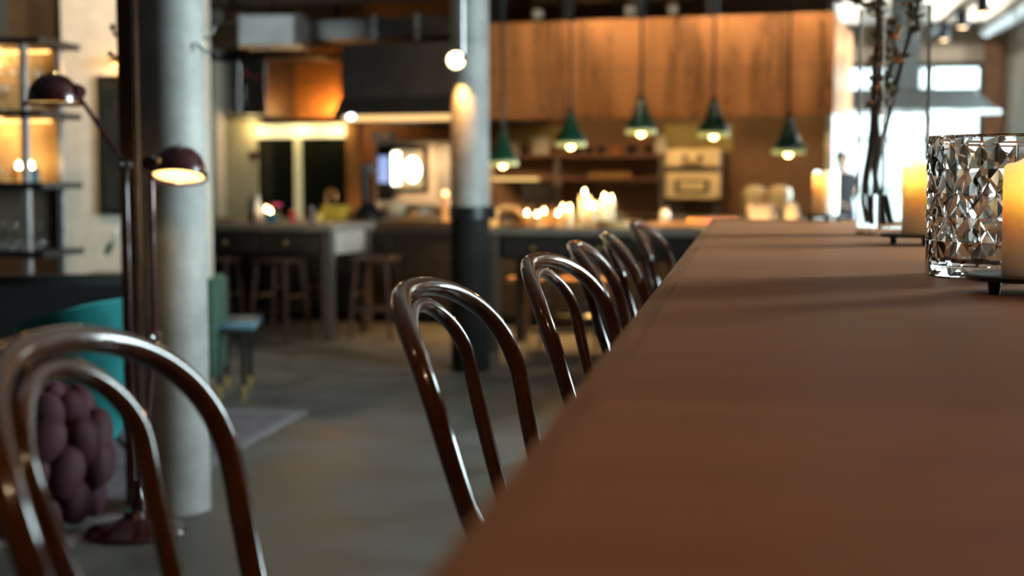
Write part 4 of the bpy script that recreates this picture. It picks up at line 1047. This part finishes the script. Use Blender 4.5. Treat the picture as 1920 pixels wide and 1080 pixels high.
# coat hooks
def hook(label, pts, mat, balls, cat='hook'):
    o = pts[0][0]
    t = thing('coat_hook', label, cat, o, 0, 'curled coat hooks')
    for arm in pts: MB().tube(smooth_path([p - o for p in arm], 1), .006, 8).build('arm', mat, t)
    MB().box(-.012, .012, -.012, .03, -.03, .03, .003).build('plate', mat, t)
    for b in balls: MB().ball(b - o, .012, 10, 7).build('knob', blackm, t)
def arc(pxs, ref, off=0.0): return [DV(x, y, ref, off) for x, y in pxs]
hook('black tipped double coat hook on the brown steel post', [arc([(246, 79), (222, 76), (213, 66), (211, 52)], pp), arc([(246, 106), (222, 109), (212, 105), (208, 102)], pp)], chrome, [DV(211, 50, pp), DV(207, 101, pp)])
hook('chrome double coat hook on the concrete column', [arc([(372, 74), (396, 72), (404, 58), (404, 46)], c1), arc([(372, 92), (396, 101), (404, 103)], c1), arc([(380, 94), (370, 88), (368, 80)], c1, -r1 * .6)], chrome, [DV(404, 44, c1), DV(405, 103, c1)])

# ================================================================== OXBLOOD FLOOR LAMP
ox = M('oxblood_lacquer', (.032, .0035, .005), .2, var=.1, coat=.8)
base = G(255, 1000, 0); dl = (base - CAM).dot(FW)
t = thing('floor_lamp', 'oxblood lacquered floor lamp with two jointed dome shades', 'lamp', (base.x, base.y, 0))
o = Vector((base.x, base.y, 0))
MB().lathe([(0, 0), (.175, 0), (.18, .008), (.172, .02), (.10, .035), (.045, .06), (.035, .085), (0, .09)], 40).build('base', ox, t)
MB().lathe([(0, .08), (.03, .08), (.032, .12), (.02, .15), (.016, .2), (0, .2)], 16, tuple(D(262, 960, dl) - o - Vector((0, 0, D(262, 960, dl).z)) * 1)).build('socket', ox, t)
def dl_pt(px, py, dd=0.0): return DV(px, py, o, dd) - o
def seg(name, a, b, r=.0085): MB().tube([a, a.lerp(b, .5), b], r, 10).build(name, ox, t)
def joint(p, r=.02):
    MB().lathe([(0, -.022), (r, -.022), (r * 1.08, 0), (r, .022), (0, .022)], 16, tuple(p), 'y').build('joint', ox, t)
    MB().ball(p + Vector((0, -.028, 0)), .009, 8, 6).build('screw', chrome, t)
foot = dl_pt(262, 965); foot.z = .1
footb = dl_pt(248, 965); footb.z = .02
k1 = dl_pt(290, 632); k2 = dl_pt(284, 306); k3 = dl_pt(235, 309, .04); s1j = dl_pt(142, 172, .04)
seg('lower_arm', foot, k1); seg('upper_arm', k1, k2); seg('pole', footb + Vector((0, .03, 0)), k3); seg('long_arm', k3, s1j)
for j in (k1, k3): joint(j)
ivory = M('shade_inside', (.85, .75, .5), .5, var=.03)
def shade(c, r, jp, power, tilt=0.0):
    """dome shade, opening down, hinged at jp"""
    c = Vector(c); rot = Matrix.Rotation(tilt, 3, RT); Z3 = (0, 0, 0)
    def put(mb, name, mat, par):
        mb.v = [tuple(rot @ Vector(v) + c) for v in mb.v]; return mb.build(name, mat, par)
    s_ = put(MB().lathe([(r, -.012), (r * 1.0, .0), (r * .95, r * .32), (r * .80, r * .62), (r * .55, r * .86), (r * .22, r * .985), (0, r * 1.0), (0, r * .97), (r * .2, r * .95), (r * .52, r * .82), (r * .76, r * .59), (r * .91, r * .31), (r * .965, 0), (r * .965, -.012), (r, -.012)], 30), 'shade', ox, t)
    put(MB().lathe([(r * .955, -.010), (r * .90, r * .30), (r * .75, r * .57), (r * .5, r * .8), (0, r * .93)], 30, cap=False), 'shade_lining', ivory, s_)
    put(MB().tube([Vector((r * 1.06 * math.cos(a), r * 1.06 * math.sin(a), -.018)) for a in [2 * PI * k / 30 for k in range(30)]], .004, 6, closed=True), 'guard_ring', ox, s_)
    put(MB().ball((0, 0, r * 1.0), .011, 8, 6), 'finial', brass, s_)
    dd = (c - jp); dd.z = 0; dd.normalize()
    put(MB().ball(dd * r * 1.1 + Vector((0, 0, -.018)), .011, 8, 6), 'handle_knob', ox, s_)
    put(MB().ball((0, 0, r * .62), (.026, .026, .03), 12, 8), 'bulb', glow('lamp_bulb', (1.0, .72, .36), 14), s_)
    lamp('shade_light', c + Vector((0, 0, r * .3)), WARM, power, .02, t)
    MB().lathe([(0, -.03), (.026, -.03), (.03, 0), (.026, .03), (0, .03)], 16, tuple(jp), 'y').build('hinge', ox, t)
    MB().tube([jp, jp.lerp(c + Vector((0, 0, r * .35)), .55)], .014, 10).build('shade_neck', ox, t)
shade(dl_pt(336, 323, -.03), .094, k2, 2.5, R(-17))
shade(dl_pt(101, 186, .03), .092, s1j, .25)

# ================================================================== LOUNGE: pouf, teal chair, sofa, shelf
RUG_Z = .005           # top of the rug with its border
plum = M('plum_velvet', (.042, .007, .015), .75, var=.2, scale=12, sheen=1.0)
pf = G(84, 1000, 0); pf.z = 0
pf = pf + Vector((pf.x, pf.y, 0)).normalized() * .12
t = thing('velvet_pouf', 'plum velvet pouf knotted from thick padded loops', 'pouf', (pf.x, pf.y, RUG_Z + .0255), .3)
MB().ball((0, 0, .235), (.20, .20, .22), 20, 12).build('core', plum, t)
rnd = random.Random(5)
for row, (z, rr, n, sz_) in enumerate([(.075, .175, 9, .082), (.19, .205, 10, .09), (.305, .20, 10, .088), (.40, .145, 7, .082), (.435, .045, 3, .075)]):
    for k in range(n):
        a = 2 * PI * (k + .5 * (row % 2)) / n + rnd.uniform(-.1, .1)
        c = Vector((rr * math.cos(a), rr * math.sin(a), z + rnd.uniform(-.012, .012)))
        rot = Matrix.Rotation(a, 3, 'Z') @ Matrix.Rotation(rnd.uniform(-.6, .6), 3, 'X')
        MB().ball(c, (sz_ * .62, sz_ * .78, sz_ * rnd.uniform(.95, 1.15)), 14, 10, rot).build('padded_loop', plum, t)
# teal velvet tub chair
teal = M('teal_velvet', (.010, .175, .185), .6, var=.15, scale=6, sheen=.7)
tc = G(185, 880, 0)
t = thing('tub_chair', 'teal velvet tub chair behind the plum pouf', 'armchair', (tc.x, tc.y, RUG_Z + .004), R(-28))
vs = []; fs = []; na, nz = 26, 10
def tubp(a, f, inner):
    z = .17 + f * (.60 - .10 * math.cos(a) * -1 * 0)
    top = .68 + .09 * math.cos(a)          # highest at the back (a = 0)
    z = .17 + f * (top - .17)
    r = (.10 + .235 * f ** .75) - (0.05 if inner else 0)
    return Vector((r * 1.0 * math.cos(a), r * 1.0 * math.sin(a), z + (.02 if inner and f == 0 else 0)))
A0 = R(128)
for inner in (False, True):
    for i in range(na + 1):
        a = -A0 + 2 * A0 * i / na
        for k in range(nz + 1): vs.append(tubp(a, k / nz, inner))
S_ = (na + 1) * (nz + 1)
for i in range(na):
    for k in range(nz):
        q_ = i * (nz + 1) + k; fs += [(q_, q_ + nz + 1, q_ + nz + 2, q_ + 1), (S_ + q_ + 1, S_ + q_ + nz + 2, S_ + q_ + nz + 1, S_ + q_)]
    q_ = i * (nz + 1) + nz; fs.append((q_, q_ + nz + 1, S_ + q_ + nz + 1, S_ + q_))
    q_ = i * (nz + 1); fs.append((q_ + nz + 1, q_, S_ + q_, S_ + q_ + nz + 1))
for i in (0, na):
    for k in range(nz):
        q_ = i * (nz + 1) + k; fs.append((q_, q_ + 1, S_ + q_ + 1, S_ + q_) if i else (q_ + 1, q_, S_ + q_, S_ + q_ + 1))
MB().add(vs, fs).build('shell', teal, t)
MB().lathe([(0, .27), (.13, .27), (.155, .31), (.18, .39), (.15, .43), (0, .44)], 30, (0, 0, 0)).build('seat_cushion', teal, t)
MB().lathe([(0, .13), (.08, .13), (.10, .16), (.10, .19), (0, .2)], 26).build('seat_base', teal, t)
for a in (45, 135, 225, 315):
    MB().tube([(.07 * math.cos(R(a)), .07 * math.sin(R(a)), .15), (.19 * math.cos(R(a)), .19 * math.sin(R(a)), 0)], [.015, .01], 8).build('leg', blackm, t)
# black sofa behind
blackv = M('black_velvet', (.006, .007, .007), .8, var=.2, scale=10, sheen=.15)
sa = D(-60, 520, 7.35); sb = D(262, 520, 7.35); zs = D(160, 522, 7.35).z
t = thing('sofa', 'long black velvet sofa with its back to the pier', 'sofa', ((sa.x + sb.x) / 2, (sa.y + sb.y) / 2, RUG_Z), math.atan2(sb.y - sa.y, sb.x - sa.x))
hl = (sb - sa).length / 2
MB().box(-hl, hl, .12, .32, .08, zs, .05).build('backrest', blackv, t)
MB().box(-hl, hl, -.55, .14, .08, .30, .03).build('base', blackv, t)
for k in range(2): MB().box(-hl + .02 + (hl - .02) * k, -hl + (hl - .0) * (k + 1) - .01, -.55, .12, .30, .44, .04).build('seat_cushion', blackv, t)
for s in (-1,): MB().box(s * hl - .12, s * hl, -.56, .32, .08, .6, .04).build('armrest', blackv, t)
for x in (-hl + .1, hl - .1):
    for y in (-.45, .22): MB().lathe([(0, 0), (.018, 0), (.022, .08), (0, .08)], 10, (x, y, 0)).build('leg', blackm, t)
# flowers on a narrow console behind the sofa
pierd = 9.75
cf = D(252, 512, 9.2); cz = cf.z
t = thing('console_table', 'narrow black console table behind the sofa', 'table', (cf.x, cf.y, 0), YAW)
MB().box(-.30, .28, -.14, .14, cz - .03, cz, .004).build('top', blackm, t)
for x in (-.27, .25):
    for y in (-.11, .11): MB().box(x - .012, x + .012, y - .012, y + .012, 0, cz - .03).build('leg', blackm, t)
t = thing('flower_vase', 'small dark vase of drooping white flowers on the console', 'flower', (cf.x, cf.y, cz), YAW)
MB().lathe([(0, 0), (.035, 0), (.05, .04), (.045, .1), (.022, .15), (.026, .17), (.02, .168), (0, .02)], 20).build('vessel', M('dark_glaze', (.02, .02, .02), .3), t)
leafm = M('leaf_green', (.03, .09, .045), .5, var=.2, scale=20)
petal = M('white_petal', (.72, .68, .58), .6, var=.06)
stemg = M('flower_stem', (.10, .12, .05), .6)
fl = lambda px, py: Matrix.Rotation(-YAW, 3, 'Z') @ (D(px, py, 9.15) - Vector((cf.x, cf.y, cz)))
for (px, py) in [(222, 428), (214, 437), (229, 421), (231, 440), (221, 447)]:
    e = fl(px, py); MB().tube([(0, 0, .1), (0, 0, .2), tuple(Vector((e.x * .5, 0, .26))), tuple(e)], .0035, 6).build('stem', stemg, t)
    for k in range(6):
        a = k * PI / 3
        MB().ball(e + Vector((.018 * math.cos(a), .008, .018 * math.sin(a))), (.018, .008, .016), 8, 6).build('petal', petal, t)
e = fl(204, 466); MB().ball(e, (.022, .006, .05), 8, 7, Matrix.Rotation(.5, 3, 'Y')).build('leaf', leafm, t)
MB().tube([(0, 0, .12), tuple(fl(224, 440)), tuple(fl(210, 452)), tuple(e)], .003, 6).build('stem', stemg, t)

# pier wall with picture and sconce
pa = D(120, 300, pierd); pb = D(368, 300, pierd); pa.z = pb.z = 0
ang_p = math.atan2(pb.y - pa.y, pb.x - pa.x)
wl = (pb - pa).length
struct('wall_pier', MB().box(0, wl, 0, .5, 0, CEIL), cream, 'cream plaster pier between the shelves and the kitchen', 'wall', pa, ang_p)
struct('wall_niche', MB().box(-4.9, 0, .55, .7, 0, CEIL), darkwall, 'dark umber niche wall behind the glass shelves', 'wall', pa, ang_p)
def pier(px, py, off=0.0):
    n = Vector((-math.sin(ang_p), math.cos(ang_p), 0)); r = ray(px, py); t_ = ((pa - CAM).dot(n) - off) / r.dot(n); p = CAM + r * t_
    return ((p - pa).dot(Vector((math.cos(ang_p), math.sin(ang_p), 0))), p.z)
x0, z0_ = pier(190, 402); x1, z1_ = pier(268, 142)
t = thing('framed_picture', 'tall dark framed picture on the cream pier', 'picture', pa, ang_p)
fr = MB().box(x0, x0 + .03, -.035, 0, z0_, z1_).box(x1 - .03, x1, -.035, 0, z0_, z1_).box(x0 + .03, x1 - .03, -.035, 0, z0_, z0_ + .03).box(x0 + .03, x1 - .03, -.035, 0, z1_ - .03, z1_)
fr.build('frame', blackm, t, smooth=False)
MB().box(x0 + .03, x1 - .03, -.02, 0, z0_ + .03, z1_ - .03).build('print', M('dark_print', (.035, .032, .028), .35, var=.5, scale=5, col2=(.006, .012, .012)), t, smooth=False)
sx_, sz_ = pier(236, 128)
t = thing('picture_light', 'brass picture light glowing amber above the framed picture', 'lamp', pa, ang_p)
MB().tube([(sx_, 0, sz_ + .06), (sx_, -.08, sz_ + .08), (sx_, -.12, sz_ + .05)], .008, 8).build('arm', brass, t)
MB().lathe([(0, sx_ - .07), (.022, sx_ - .07), (.022, sx_ + .07), (0, sx_ + .07)], 12, (0, -.12, sz_ + .04), 'x').build('hood', brass, t)
MB().lathe([(0, sx_ - .06), (.013, sx_ - .06), (.013, sx_ + .06), (0, sx_ + .06)], 10, (0, -.115, sz_ + .018), 'x').build('tube', glow('amber_tube', (1, .5, .15), 8), t)
lamp('picture_glow', (sx_, -.10, sz_ - .02), (1.0, .5, .14), 3.0, .03, t)

# unseen wall washers added on the ceiling to brighten the pier
for i, (px, lb) in enumerate(((150, 'nearer the shelf unit'), (300, 'nearer the concrete column'))):
    q_ = D(px, 300, pierd - 1.25); q2 = D(px, 300, pierd)
    added_ceiling_spot((q_.x, q_.y, CEIL), 'small black ceiling wall washer added to brighten the pier, ' + lb, (q2.x, q2.y, 1.6), 78, 95, (1.0, .74, .46))
# glass shelf unit
s_front = 8.7; pS = at_x(50, 348, -4.37)
Y0 = pS.y; Y1 = Y0 + .46
XR = -4.37
t = thing('shelf_unit', 'tall steel shelf unit with black shelves of glasses', 'shelf', (XR, Y0, 0))
shelf_z = []
for py in (82, 216, 348, 474):
    shelf_z.append(at_y(100, py, Y0 + .2).z)
for z in shelf_z: MB().box(-1.9, .13, -.04, .5, z - .02, z + .02, .003).build('shelf_board', blackm, t, smooth=False)
post_m = M('grey_post_steel', (.34, .33, .33), .42, .7, var=.1)
for x in (-1.8, -.9, 0):
    for y in (0, .46): MB().box(x - .022, x + .022, y - .018, y + .018, 0, shelf_z[0] - .02, .002).build('post', post_m, t, smooth=False)
MB().box(-1.9, .1, -.02, .48, .25, .28).build('bottom_board', blackm, t, smooth=False)
ledm = glow('shelf_amber_led', (1.0, .52, .16), 5.0)
backp = M('amber_back_panel', (.62, .42, .20), .6, var=.12, scale=4)
for i in (0, 1, 2):
    zt_ = shelf_z[i] - .02; zb_ = shelf_z[i + 1] + .02
    MB().box(-1.85, -.03 if i else -.03, .485, .5, zb_, zt_).build('back_panel', backp if i < 2 else darkwall, t, smooth=False)
    if i < 2: MB().box(-1.7, -.05, .42, .44, zt_ - .012, zt_ - .001).build('led_strip', ledm, t, smooth=False)
for i, (x, pwr) in enumerate([(-1.2, 3.0), (-.4, 3.0)]):
    lamp('shelf_glow', (x, .36, shelf_z[1] - .06), (1.0, .55, .17), pwr, .05, t); lamp('shelf_glow', (x, .36, shelf_z[0] - .06), (1.0, .55, .17), pwr * .7, .05, t)
def stemware():
    return [(0, 0), (.032, 0), (.033, .003), (.006, .008), (.0045, .07), (.012, .085), (.033, .115), (.036, .15), (.031, .185), (.0295, .185), (.034, .15), (.031, .117), (.01, .09), (0, .088)]
gm = MB().lathe(stemware(), 16).mesh('wine_glass', thin_glass)
gm_up = MB().lathe([(r, .185 - h) for r, h in stemware()][::-1], 16).mesh('wine_glass', thin_glass)
tm = MB().lathe([(0, 0), (.032, 0), (.036, .10), (.034, .10), (.030, .006), (0, .006)], 16).mesh('tumbler', thin_glass)
def place(me, name, label, cat, loc, group):
    o = bpy.data.objects.new(name, me); COL.objects.link(o); o.location = loc; tag(o, label, cat, group); return o
for k in range(11):
    for j in range(2):
        place(gm_up, 'wine_glass', 'stemmed wine glass hung upside down under the top black shelf', 'glass', (XR - .07 - .078 * k, Y0 + .12 + .17 * j, shelf_z[0] - .0205 - .185), 'wine glasses hung under the top shelf')
for k in range(10):
    place(tm, 'tumbler', 'clear tumbler standing on the third black shelf', 'glass', (XR - .26 - .085 * k, Y0 + .12 + .1 * (k % 3), shelf_z[2] + .0206), 'tumblers on the third shelf')
for k in range(12):
    for j in range(2):
        place(gm_up, 'wine_glass', 'wine glass turned down on the lowest glass shelf', 'glass', (XR - .06 - .08 * k, Y0 + .1 + .18 * j, shelf_z[3] + .0206), 'upturned glasses on the fourth shelf')
for k in range(9):
    place(gm, 'wine_glass', 'wine glass standing upright on the second black shelf', 'glass', (XR - .22 - .085 * k, Y0 + .15 + .12 * (k % 2), shelf_z[1] + .0206), 'wine glasses on the second shelf')
def shelf_votive(x, y, z, label, m_):
    t = thing('votive_candle', label, 'candle', (x, y, z), 0, 'votive candles on the shelf unit')
    MB().lathe([(0, 0), (.045, 0), (.05, .09), (.046, .09), (.042, .01), (0, .01)], 18).build('cup', m_, t)
    MB().lathe([(0, .011), (.04, .02), (.042, .06), (0, .06)], 16).build('wax_fill', white_cer, t)
    MB().lathe([(0, .065), (.011, .085), (.013, .1), (.008, .12), (0, .135)], 10).build('flame', flame_m, t)
    lamp('votive_light', (0, 0, .15), (1, .6, .22), .8, .02, t)
shelf_votive(XR + .06 - .12, Y0 + .18, shelf_z[2] + .0206, 'lit votive candle in blue glass on the shelf unit', blueg)
shelf_votive(XR - .22, Y0 + .32, shelf_z[2] + .0206, 'lit amber votive candle between tumblers on the shelf unit', amberg)
# black beam end at the ceiling corner
tag(MB().box(-.1, .1, -.1, .1, shelf_z[0] + .02, CEIL, .01).build('cable_riser', blackm, None, (XR - .42, Y0 + .35, 0)), 'black cable riser on top of the shelf unit', 'riser')

# ================================================================== GREEN CHAIR, RUG
gl = G(450, 745, 0)
greenv = M('moss_upholstery', (.035, .075, .05), .85, var=.15, scale=20, sheen=.3)
sky_leather = M('sky_tinted_leather', (.10, .20, .26), .22, var=.1, scale=12, coat=.6)  # blue of the reflected sky put into the leather colour
t = thing('lounge_chair', 'moss green lounge chair with a glossy seat tinted with reflected sky', 'chair', (gl.x, gl.y, 0), R(14))
MB().box(-.14, .10, -.02, .46, .40, .445, .015).build('seat', sky_leather, t)
MB().box(-.20, -.12, -.06, .5, .12, .70, .025).build('backrest', greenv, t)
for (x, y) in ((.02, .02), (.02, .42), (-.12, .02), (-.12, .42)):
    l_ = MB().box(x - .014, x + .014, y - .014, y + .014, .07, .40, .003).build('leg', blackm, t, smooth=False)
    MB().lathe([(0, 0), (.012, 0), (.015, .07), (0, .07)], 10, (x, y, 0)).build('brass_tip', brass, l_)
ra = G(578, 772, 0); rb = G(436, 852, 0); rdir = (rb - ra).normalized(); rfar = (G(430, 769, 0) - ra).normalized()
rp = [ra, ra + rdir * 3.0, ra + rdir * 3.0 + rfar * 2.3, ra + rfar * 2.3]
rugm = M('faded_mauve_rug', (.215, .185, .20), .95, var=.25, scale=7, bump=.3, col2=(.12, .10, .115))
t = thing('rug', 'faded mauve grey rug on the concrete floor', 'rug', (ra.x, ra.y, 0))
MB().prism([(p.x - ra.x, p.y - ra.y) for p in rp], 0.0005, .0035).build('pile', rugm, t, smooth=False)
cen = sum((p for p in rp), Vector()) / 4 - ra
bd = MB()
ins = [(p - ra).lerp(cen, .055) for p in rp]; outp = [p - ra for p in rp]
for i in range(4):
    j = (i + 1) % 4
    MB().prism([(outp[i].x, outp[i].y), (outp[j].x, outp[j].y), (ins[j].x, ins[j].y), (ins[i].x, ins[i].y)], .0035, .0045).build('border', M('rug_border', (.25, .22, .235), .95, var=.1, scale=30), t, smooth=False)

# ================================================================== FAR RIGHT: grey canopy, ducts, track, woman
cd_ = 17.2
a = D(1556, 206, cd_); b = D(1872, 206, cd_); a2 = D(1606, 166, cd_); b2 = D(1838, 166, cd_)
greyp = M('grey_canopy_paint', (.03, .032, .03), .8, .0, var=.05, scale=3)
t = thing('window_canopy', 'grey trapezoid extractor canopy in front of the shop window', 'extractor hood', (a.x, a.y, 0), YAW)
Lc = (b - a).dot(RT); i0 = (a2 - a).dot(RT); i1 = (b2 - a).dot(RT); dz = a2.z
MB().add([(0, 0, a.z), (Lc, 0, a.z), (Lc, .9, a.z), (0, .9, a.z), (i0, .25, dz), (i1, .25, dz), (i1, .65, dz), (i0, .65, dz)],
         [(0, 1, 5, 4), (1, 2, 6, 5), (2, 3, 7, 6), (3, 0, 4, 7), (4, 5, 6, 7), (0, 3, 2, 1)]).build('canopy', greyp, t, smooth=False)
MB().box(-.02, Lc + .02, -.015, .0, a.z - .05, a.z + .005, .004).build('drip_edge', galv, t, smooth=False)
MB().box(Lc * .42, Lc * .58, .33, .57, dz, CEIL, .004).build('flue', greyp, t, smooth=False)
t = thing('ceiling_duct', 'round silver duct along the window wall ceiling', 'duct', (3.12, 0, 0))
r_, z = .12, 3.24
MB().lathe([(0, 2.5), (r_, 2.5), (r_, 19.3), (0, 19.3)], 20, (0, 0, z), 'y').build('duct_run', galv, t)
for yy in (5, 8, 11, 14, 17):
    MB().lathe([(r_ + .001, yy - .02), (r_ + .012, yy - .02), (r_ + .012, yy + .02), (r_ + .001, yy + .02)], 20, (0, 0, z), 'y', cap=False).build('band', steel, t)
    MB().box(-.008, .008, yy - .008, yy + .008, z + r_, CEIL).build('hanger_rod', blackm, t, smooth=False)
for k, (y0, y1) in enumerate([(3.0, 7.4), (7.5, 11.9), (12.0, 16.4)]):
    t = thing('linear_light', 'long white linear ceiling light, %s' % ['nearest the high table', 'middle one of the run', 'nearest the shop window'][k], 'lamp', (2.66, 0, 0), 0, 'linear lights beside the silver duct')
    MB().box(-.06, .06, y0, y1, 3.22, 3.30, .006).build('housing', white_cer, t, smooth=False)
    MB().box(-.052, .052, y0 + .02, y1 - .02, 3.205, 3.22, .004).build('diffuser', glow('linear_diffuser', (.86, .97, 1.0), 9.0), t, smooth=False)
    for yy in (y0 + .4, y1 - .4): MB().box(-.006, .006, yy - .006, yy + .006, 3.30, CEIL).build('hanger_rod', blackm, t, smooth=False)
tr = D(1800, 20, 15.5)
t = thing('light_track', 'black ceiling light track with spot heads near the window wall', 'lamp', (tr.x, tr.y, 0), 0)
MB().box(-.05, .05, -2.6, 2.6, tr.z - .02, tr.z + .05).build('rail', blackm, t, smooth=False)
for y in (-2, 2): MB().box(-.01, .01, y - .01, y + .01, tr.z + .05, CEIL).build('hanger_rod', blackm, t, smooth=False)
for y in (-1.5, -.2, 1.2):
    h_ = MB().lathe([(0, 0), (.05, -.0), (.06, -.06), (.06, -.18), (0, -.18)], 16, (0, y, tr.z - .02)).build('spot_head', blackm, t)
    MB().lathe([(0, -.181), (.045, -.181), (.045, -.184), (0, -.184)], 14, (0, y, tr.z - .02)).build('spot_lens', glow('track_lens', (1, .7, .4), 6), h_)
    lamp('track_light', (0, y, tr.z - .24), WARM, 6, .04, t)
for i, x_ in enumerate((1.3, 2.3, 3.0)):  # unseen spots added to brighten the wall above the shop window
    added_ceiling_spot((x_, 17.6, CEIL), 'small black ceiling spot added to brighten the far wall, %s' % ['nearest the kitchen', 'middle of three', 'nearest the corner pier'][i], (x_ + .3, FAR_Y, 3.15), 90, 80, (1.0, .93, .8))
t = thing('ceiling_beam', 'pale boxed ceiling beam before the shop window', 'beam', (0, 19.0, 0))
MB().box(-1.2, 3.5, -.12, .12, 3.30, CEIL, .01).build('casing', white_cer, t, smooth=False)

# woman standing by the shop window, back half turned
wd = 18.6
hp = D(1580, 300, wd)
fx = hp.x; fy = hp.y; HT = D(1580, 284, wd).z
t = thing('person', 'person in a black top with hair pinned up by the window', 'person', (fx, fy, 0), R(215))
skin = M('skin', (.55, .34, .24), .5, var=.05, sss=.2)
s = HT / 1.70
J = {'pel': (0, 0, .93, .125), 'bel': (0, .0, 1.06, .115), 'che': (0, -.01, 1.25, .13), 'nek0': (0, -.005, 1.40, .075), 'nek': (0, .01, 1.46, .048), 'hd0': (0, .02, 1.52, .07), 'hd1': (0, .015, 1.60, .082), 'hd2': (0, .01, 1.655, .06)}
E_ = [('pel', 'bel'), ('bel', 'che'), ('che', 'nek0'), ('nek0', 'nek'), ('nek', 'hd0'), ('hd0', 'hd1'), ('hd1', 'hd2')]
for sd, q_ in ((-1, 'l'), (1, 'r')):
    J.update({q_ + 'sh': (sd * .165, 0, 1.37, .055), q_ + 'el': (sd * .215, .03, 1.10, .042), q_ + 'wr': (sd * .17, .20, .98, .03), q_ + 'ha': (sd * .13, .27, .97, .028),
              q_ + 'hi': (sd * .09, 0, .87, .10), q_ + 'kn': (sd * .095, .015, .49, .058), q_ + 'an': (sd * .10, -.02, .085, .038), q_ + 'to': (sd * .115, .14, .03, .03)})
    E_ += [('nek0', q_ + 'sh'), (q_ + 'sh', q_ + 'el'), (q_ + 'el', q_ + 'wr'), (q_ + 'wr', q_ + 'ha'), ('pel', q_ + 'hi'), (q_ + 'hi', q_ + 'kn'), (q_ + 'kn', q_ + 'an'), (q_ + 'an', q_ + 'to')]
    for f_ in range(5):
        ang_f = (-.5 + f_ * .25) * sd; ln = (.035 if f_ else .03); off = -.02 + .011 * f_
        b0 = (sd * .13 + off * sd, .285, .97 - .01 * (f_ == 0)); 
        J[q_ + 'f%d' % f_] = (b0[0] + (.02 * -sd if f_ == 0 else 0), .30, b0[2], .009); J[q_ + 'g%d' % f_] = (b0[0] + (.03 * -sd if f_ == 0 else 0), .30 + ln, b0[2] - .015, .008)
        E_ += [(q_ + 'ha', q_ + 'f%d' % f_), (q_ + 'f%d' % f_, q_ + 'g%d' % f_)]
keys = list(J)
me = bpy.data.meshes.new('body'); me.from_pydata([tuple(c * s for c in J[k][:3]) for k in keys], [(keys.index(a_), keys.index(b_)) for a_, b_ in E_], [])
body = bpy.data.objects.new('body', me); COL.objects.link(body); body.parent = t
me.materials.append(skin)
sk = body.modifiers.new('skin', 'SKIN'); sk.use_smooth_shade = True
for i, k in enumerate(keys): me.skin_vertices[0].data[i].radius = (J[k][3] * s, J[k][3] * s * .85); me.skin_vertices[0].data[i].use_root = (k == 'pel')
body.modifiers.new('sub', 'SUBSURF').levels = 1; body.modifiers['sub'].render_levels = 2
blk = M('black_fabric', (.012, .012, .014), .85, var=.1, scale=30, sheen=.1)
def S3(p): return tuple(c * s for c in p)
def ell(rows, n=24):      # rows: (z, rx, ry, cy)
    mb = MB(); vs = []; fs = []; m = len(rows)
    for i in range(n):
        a_ = 2 * PI * i / n
        for (z, rx, ry, cy) in rows: vs.append(S3((rx * math.cos(a_), ry * math.sin(a_) + cy, z)))
    for i in range(n):
        j = (i + 1) % n
        for k in range(m - 1): fs.append((i * m + k, j * m + k, j * m + k + 1, i * m + k + 1))
    return mb.add(vs, fs)
ell([(.80, .20, .155, 0), (.95, .185, .15, 0), (1.06, .155, .13, 0), (1.18, .17, .145, -.005), (1.28, .19, .15, -.01), (1.36, .195, .12, -.005), (1.41, .13, .10, 0), (1.425, .085, .085, 0)]).build('top', blk, t)
for sd in (-1, 1):
    MB().tube([S3((sd * .14, 0, 1.385)), S3((sd * .18, 0, 1.34)), S3((sd * .20, .015, 1.22))], [.06 * s, .066 * s, .058 * s], 14).build('sleeve', blk, t)
ell([(.10, .12, .11, 0), (.5, .155, .13, .0), (.8, .19, .15, 0), (.96, .175, .145, 0)]).build('skirt', M('charcoal_skirt', (.03, .03, .034), .85, var=.1), t)
hairm = M('brown_hair', (.10, .045, .02), .5, var=.25, scale=40, stretch=(1, 1, .2))
hr = MB().ball(S3((0, -.012, 1.612)), S3((.092, .098, .098)), 18, 12); hr.v = [v if v[1] < .03 * s or v[2] > 1.63 * s else (v[0], v[1] * .55, v[2]) for v in hr.v]
hair = hr.build('hair', hairm, t)
MB().ball(S3((0, -.095, 1.66)), S3((.045, .042, .042)), 12, 8).build('bun', hairm, hair)
MB().lathe([(0, 0), (.012 * s, .002), (.007 * s, .02 * s), (0, .026 * s)], 8, S3((0, .093, 1.57)), 'y').build('nose', skin, t)
for sd in (-1, 1):
    MB().ball(S3((sd * .03, .083, 1.60)), .009 * s, 8, 6).build('eye', blackm, t)
    MB().ball(S3((sd * .083, .005, 1.585)), S3((.012, .022, .03)), 8, 6).build('ear', skin, t)
MB().ball(S3((0, .083, 1.54)), S3((.024, .008, .007)), 8, 6).build('mouth', M('lips', (.4, .12, .1), .4), t)
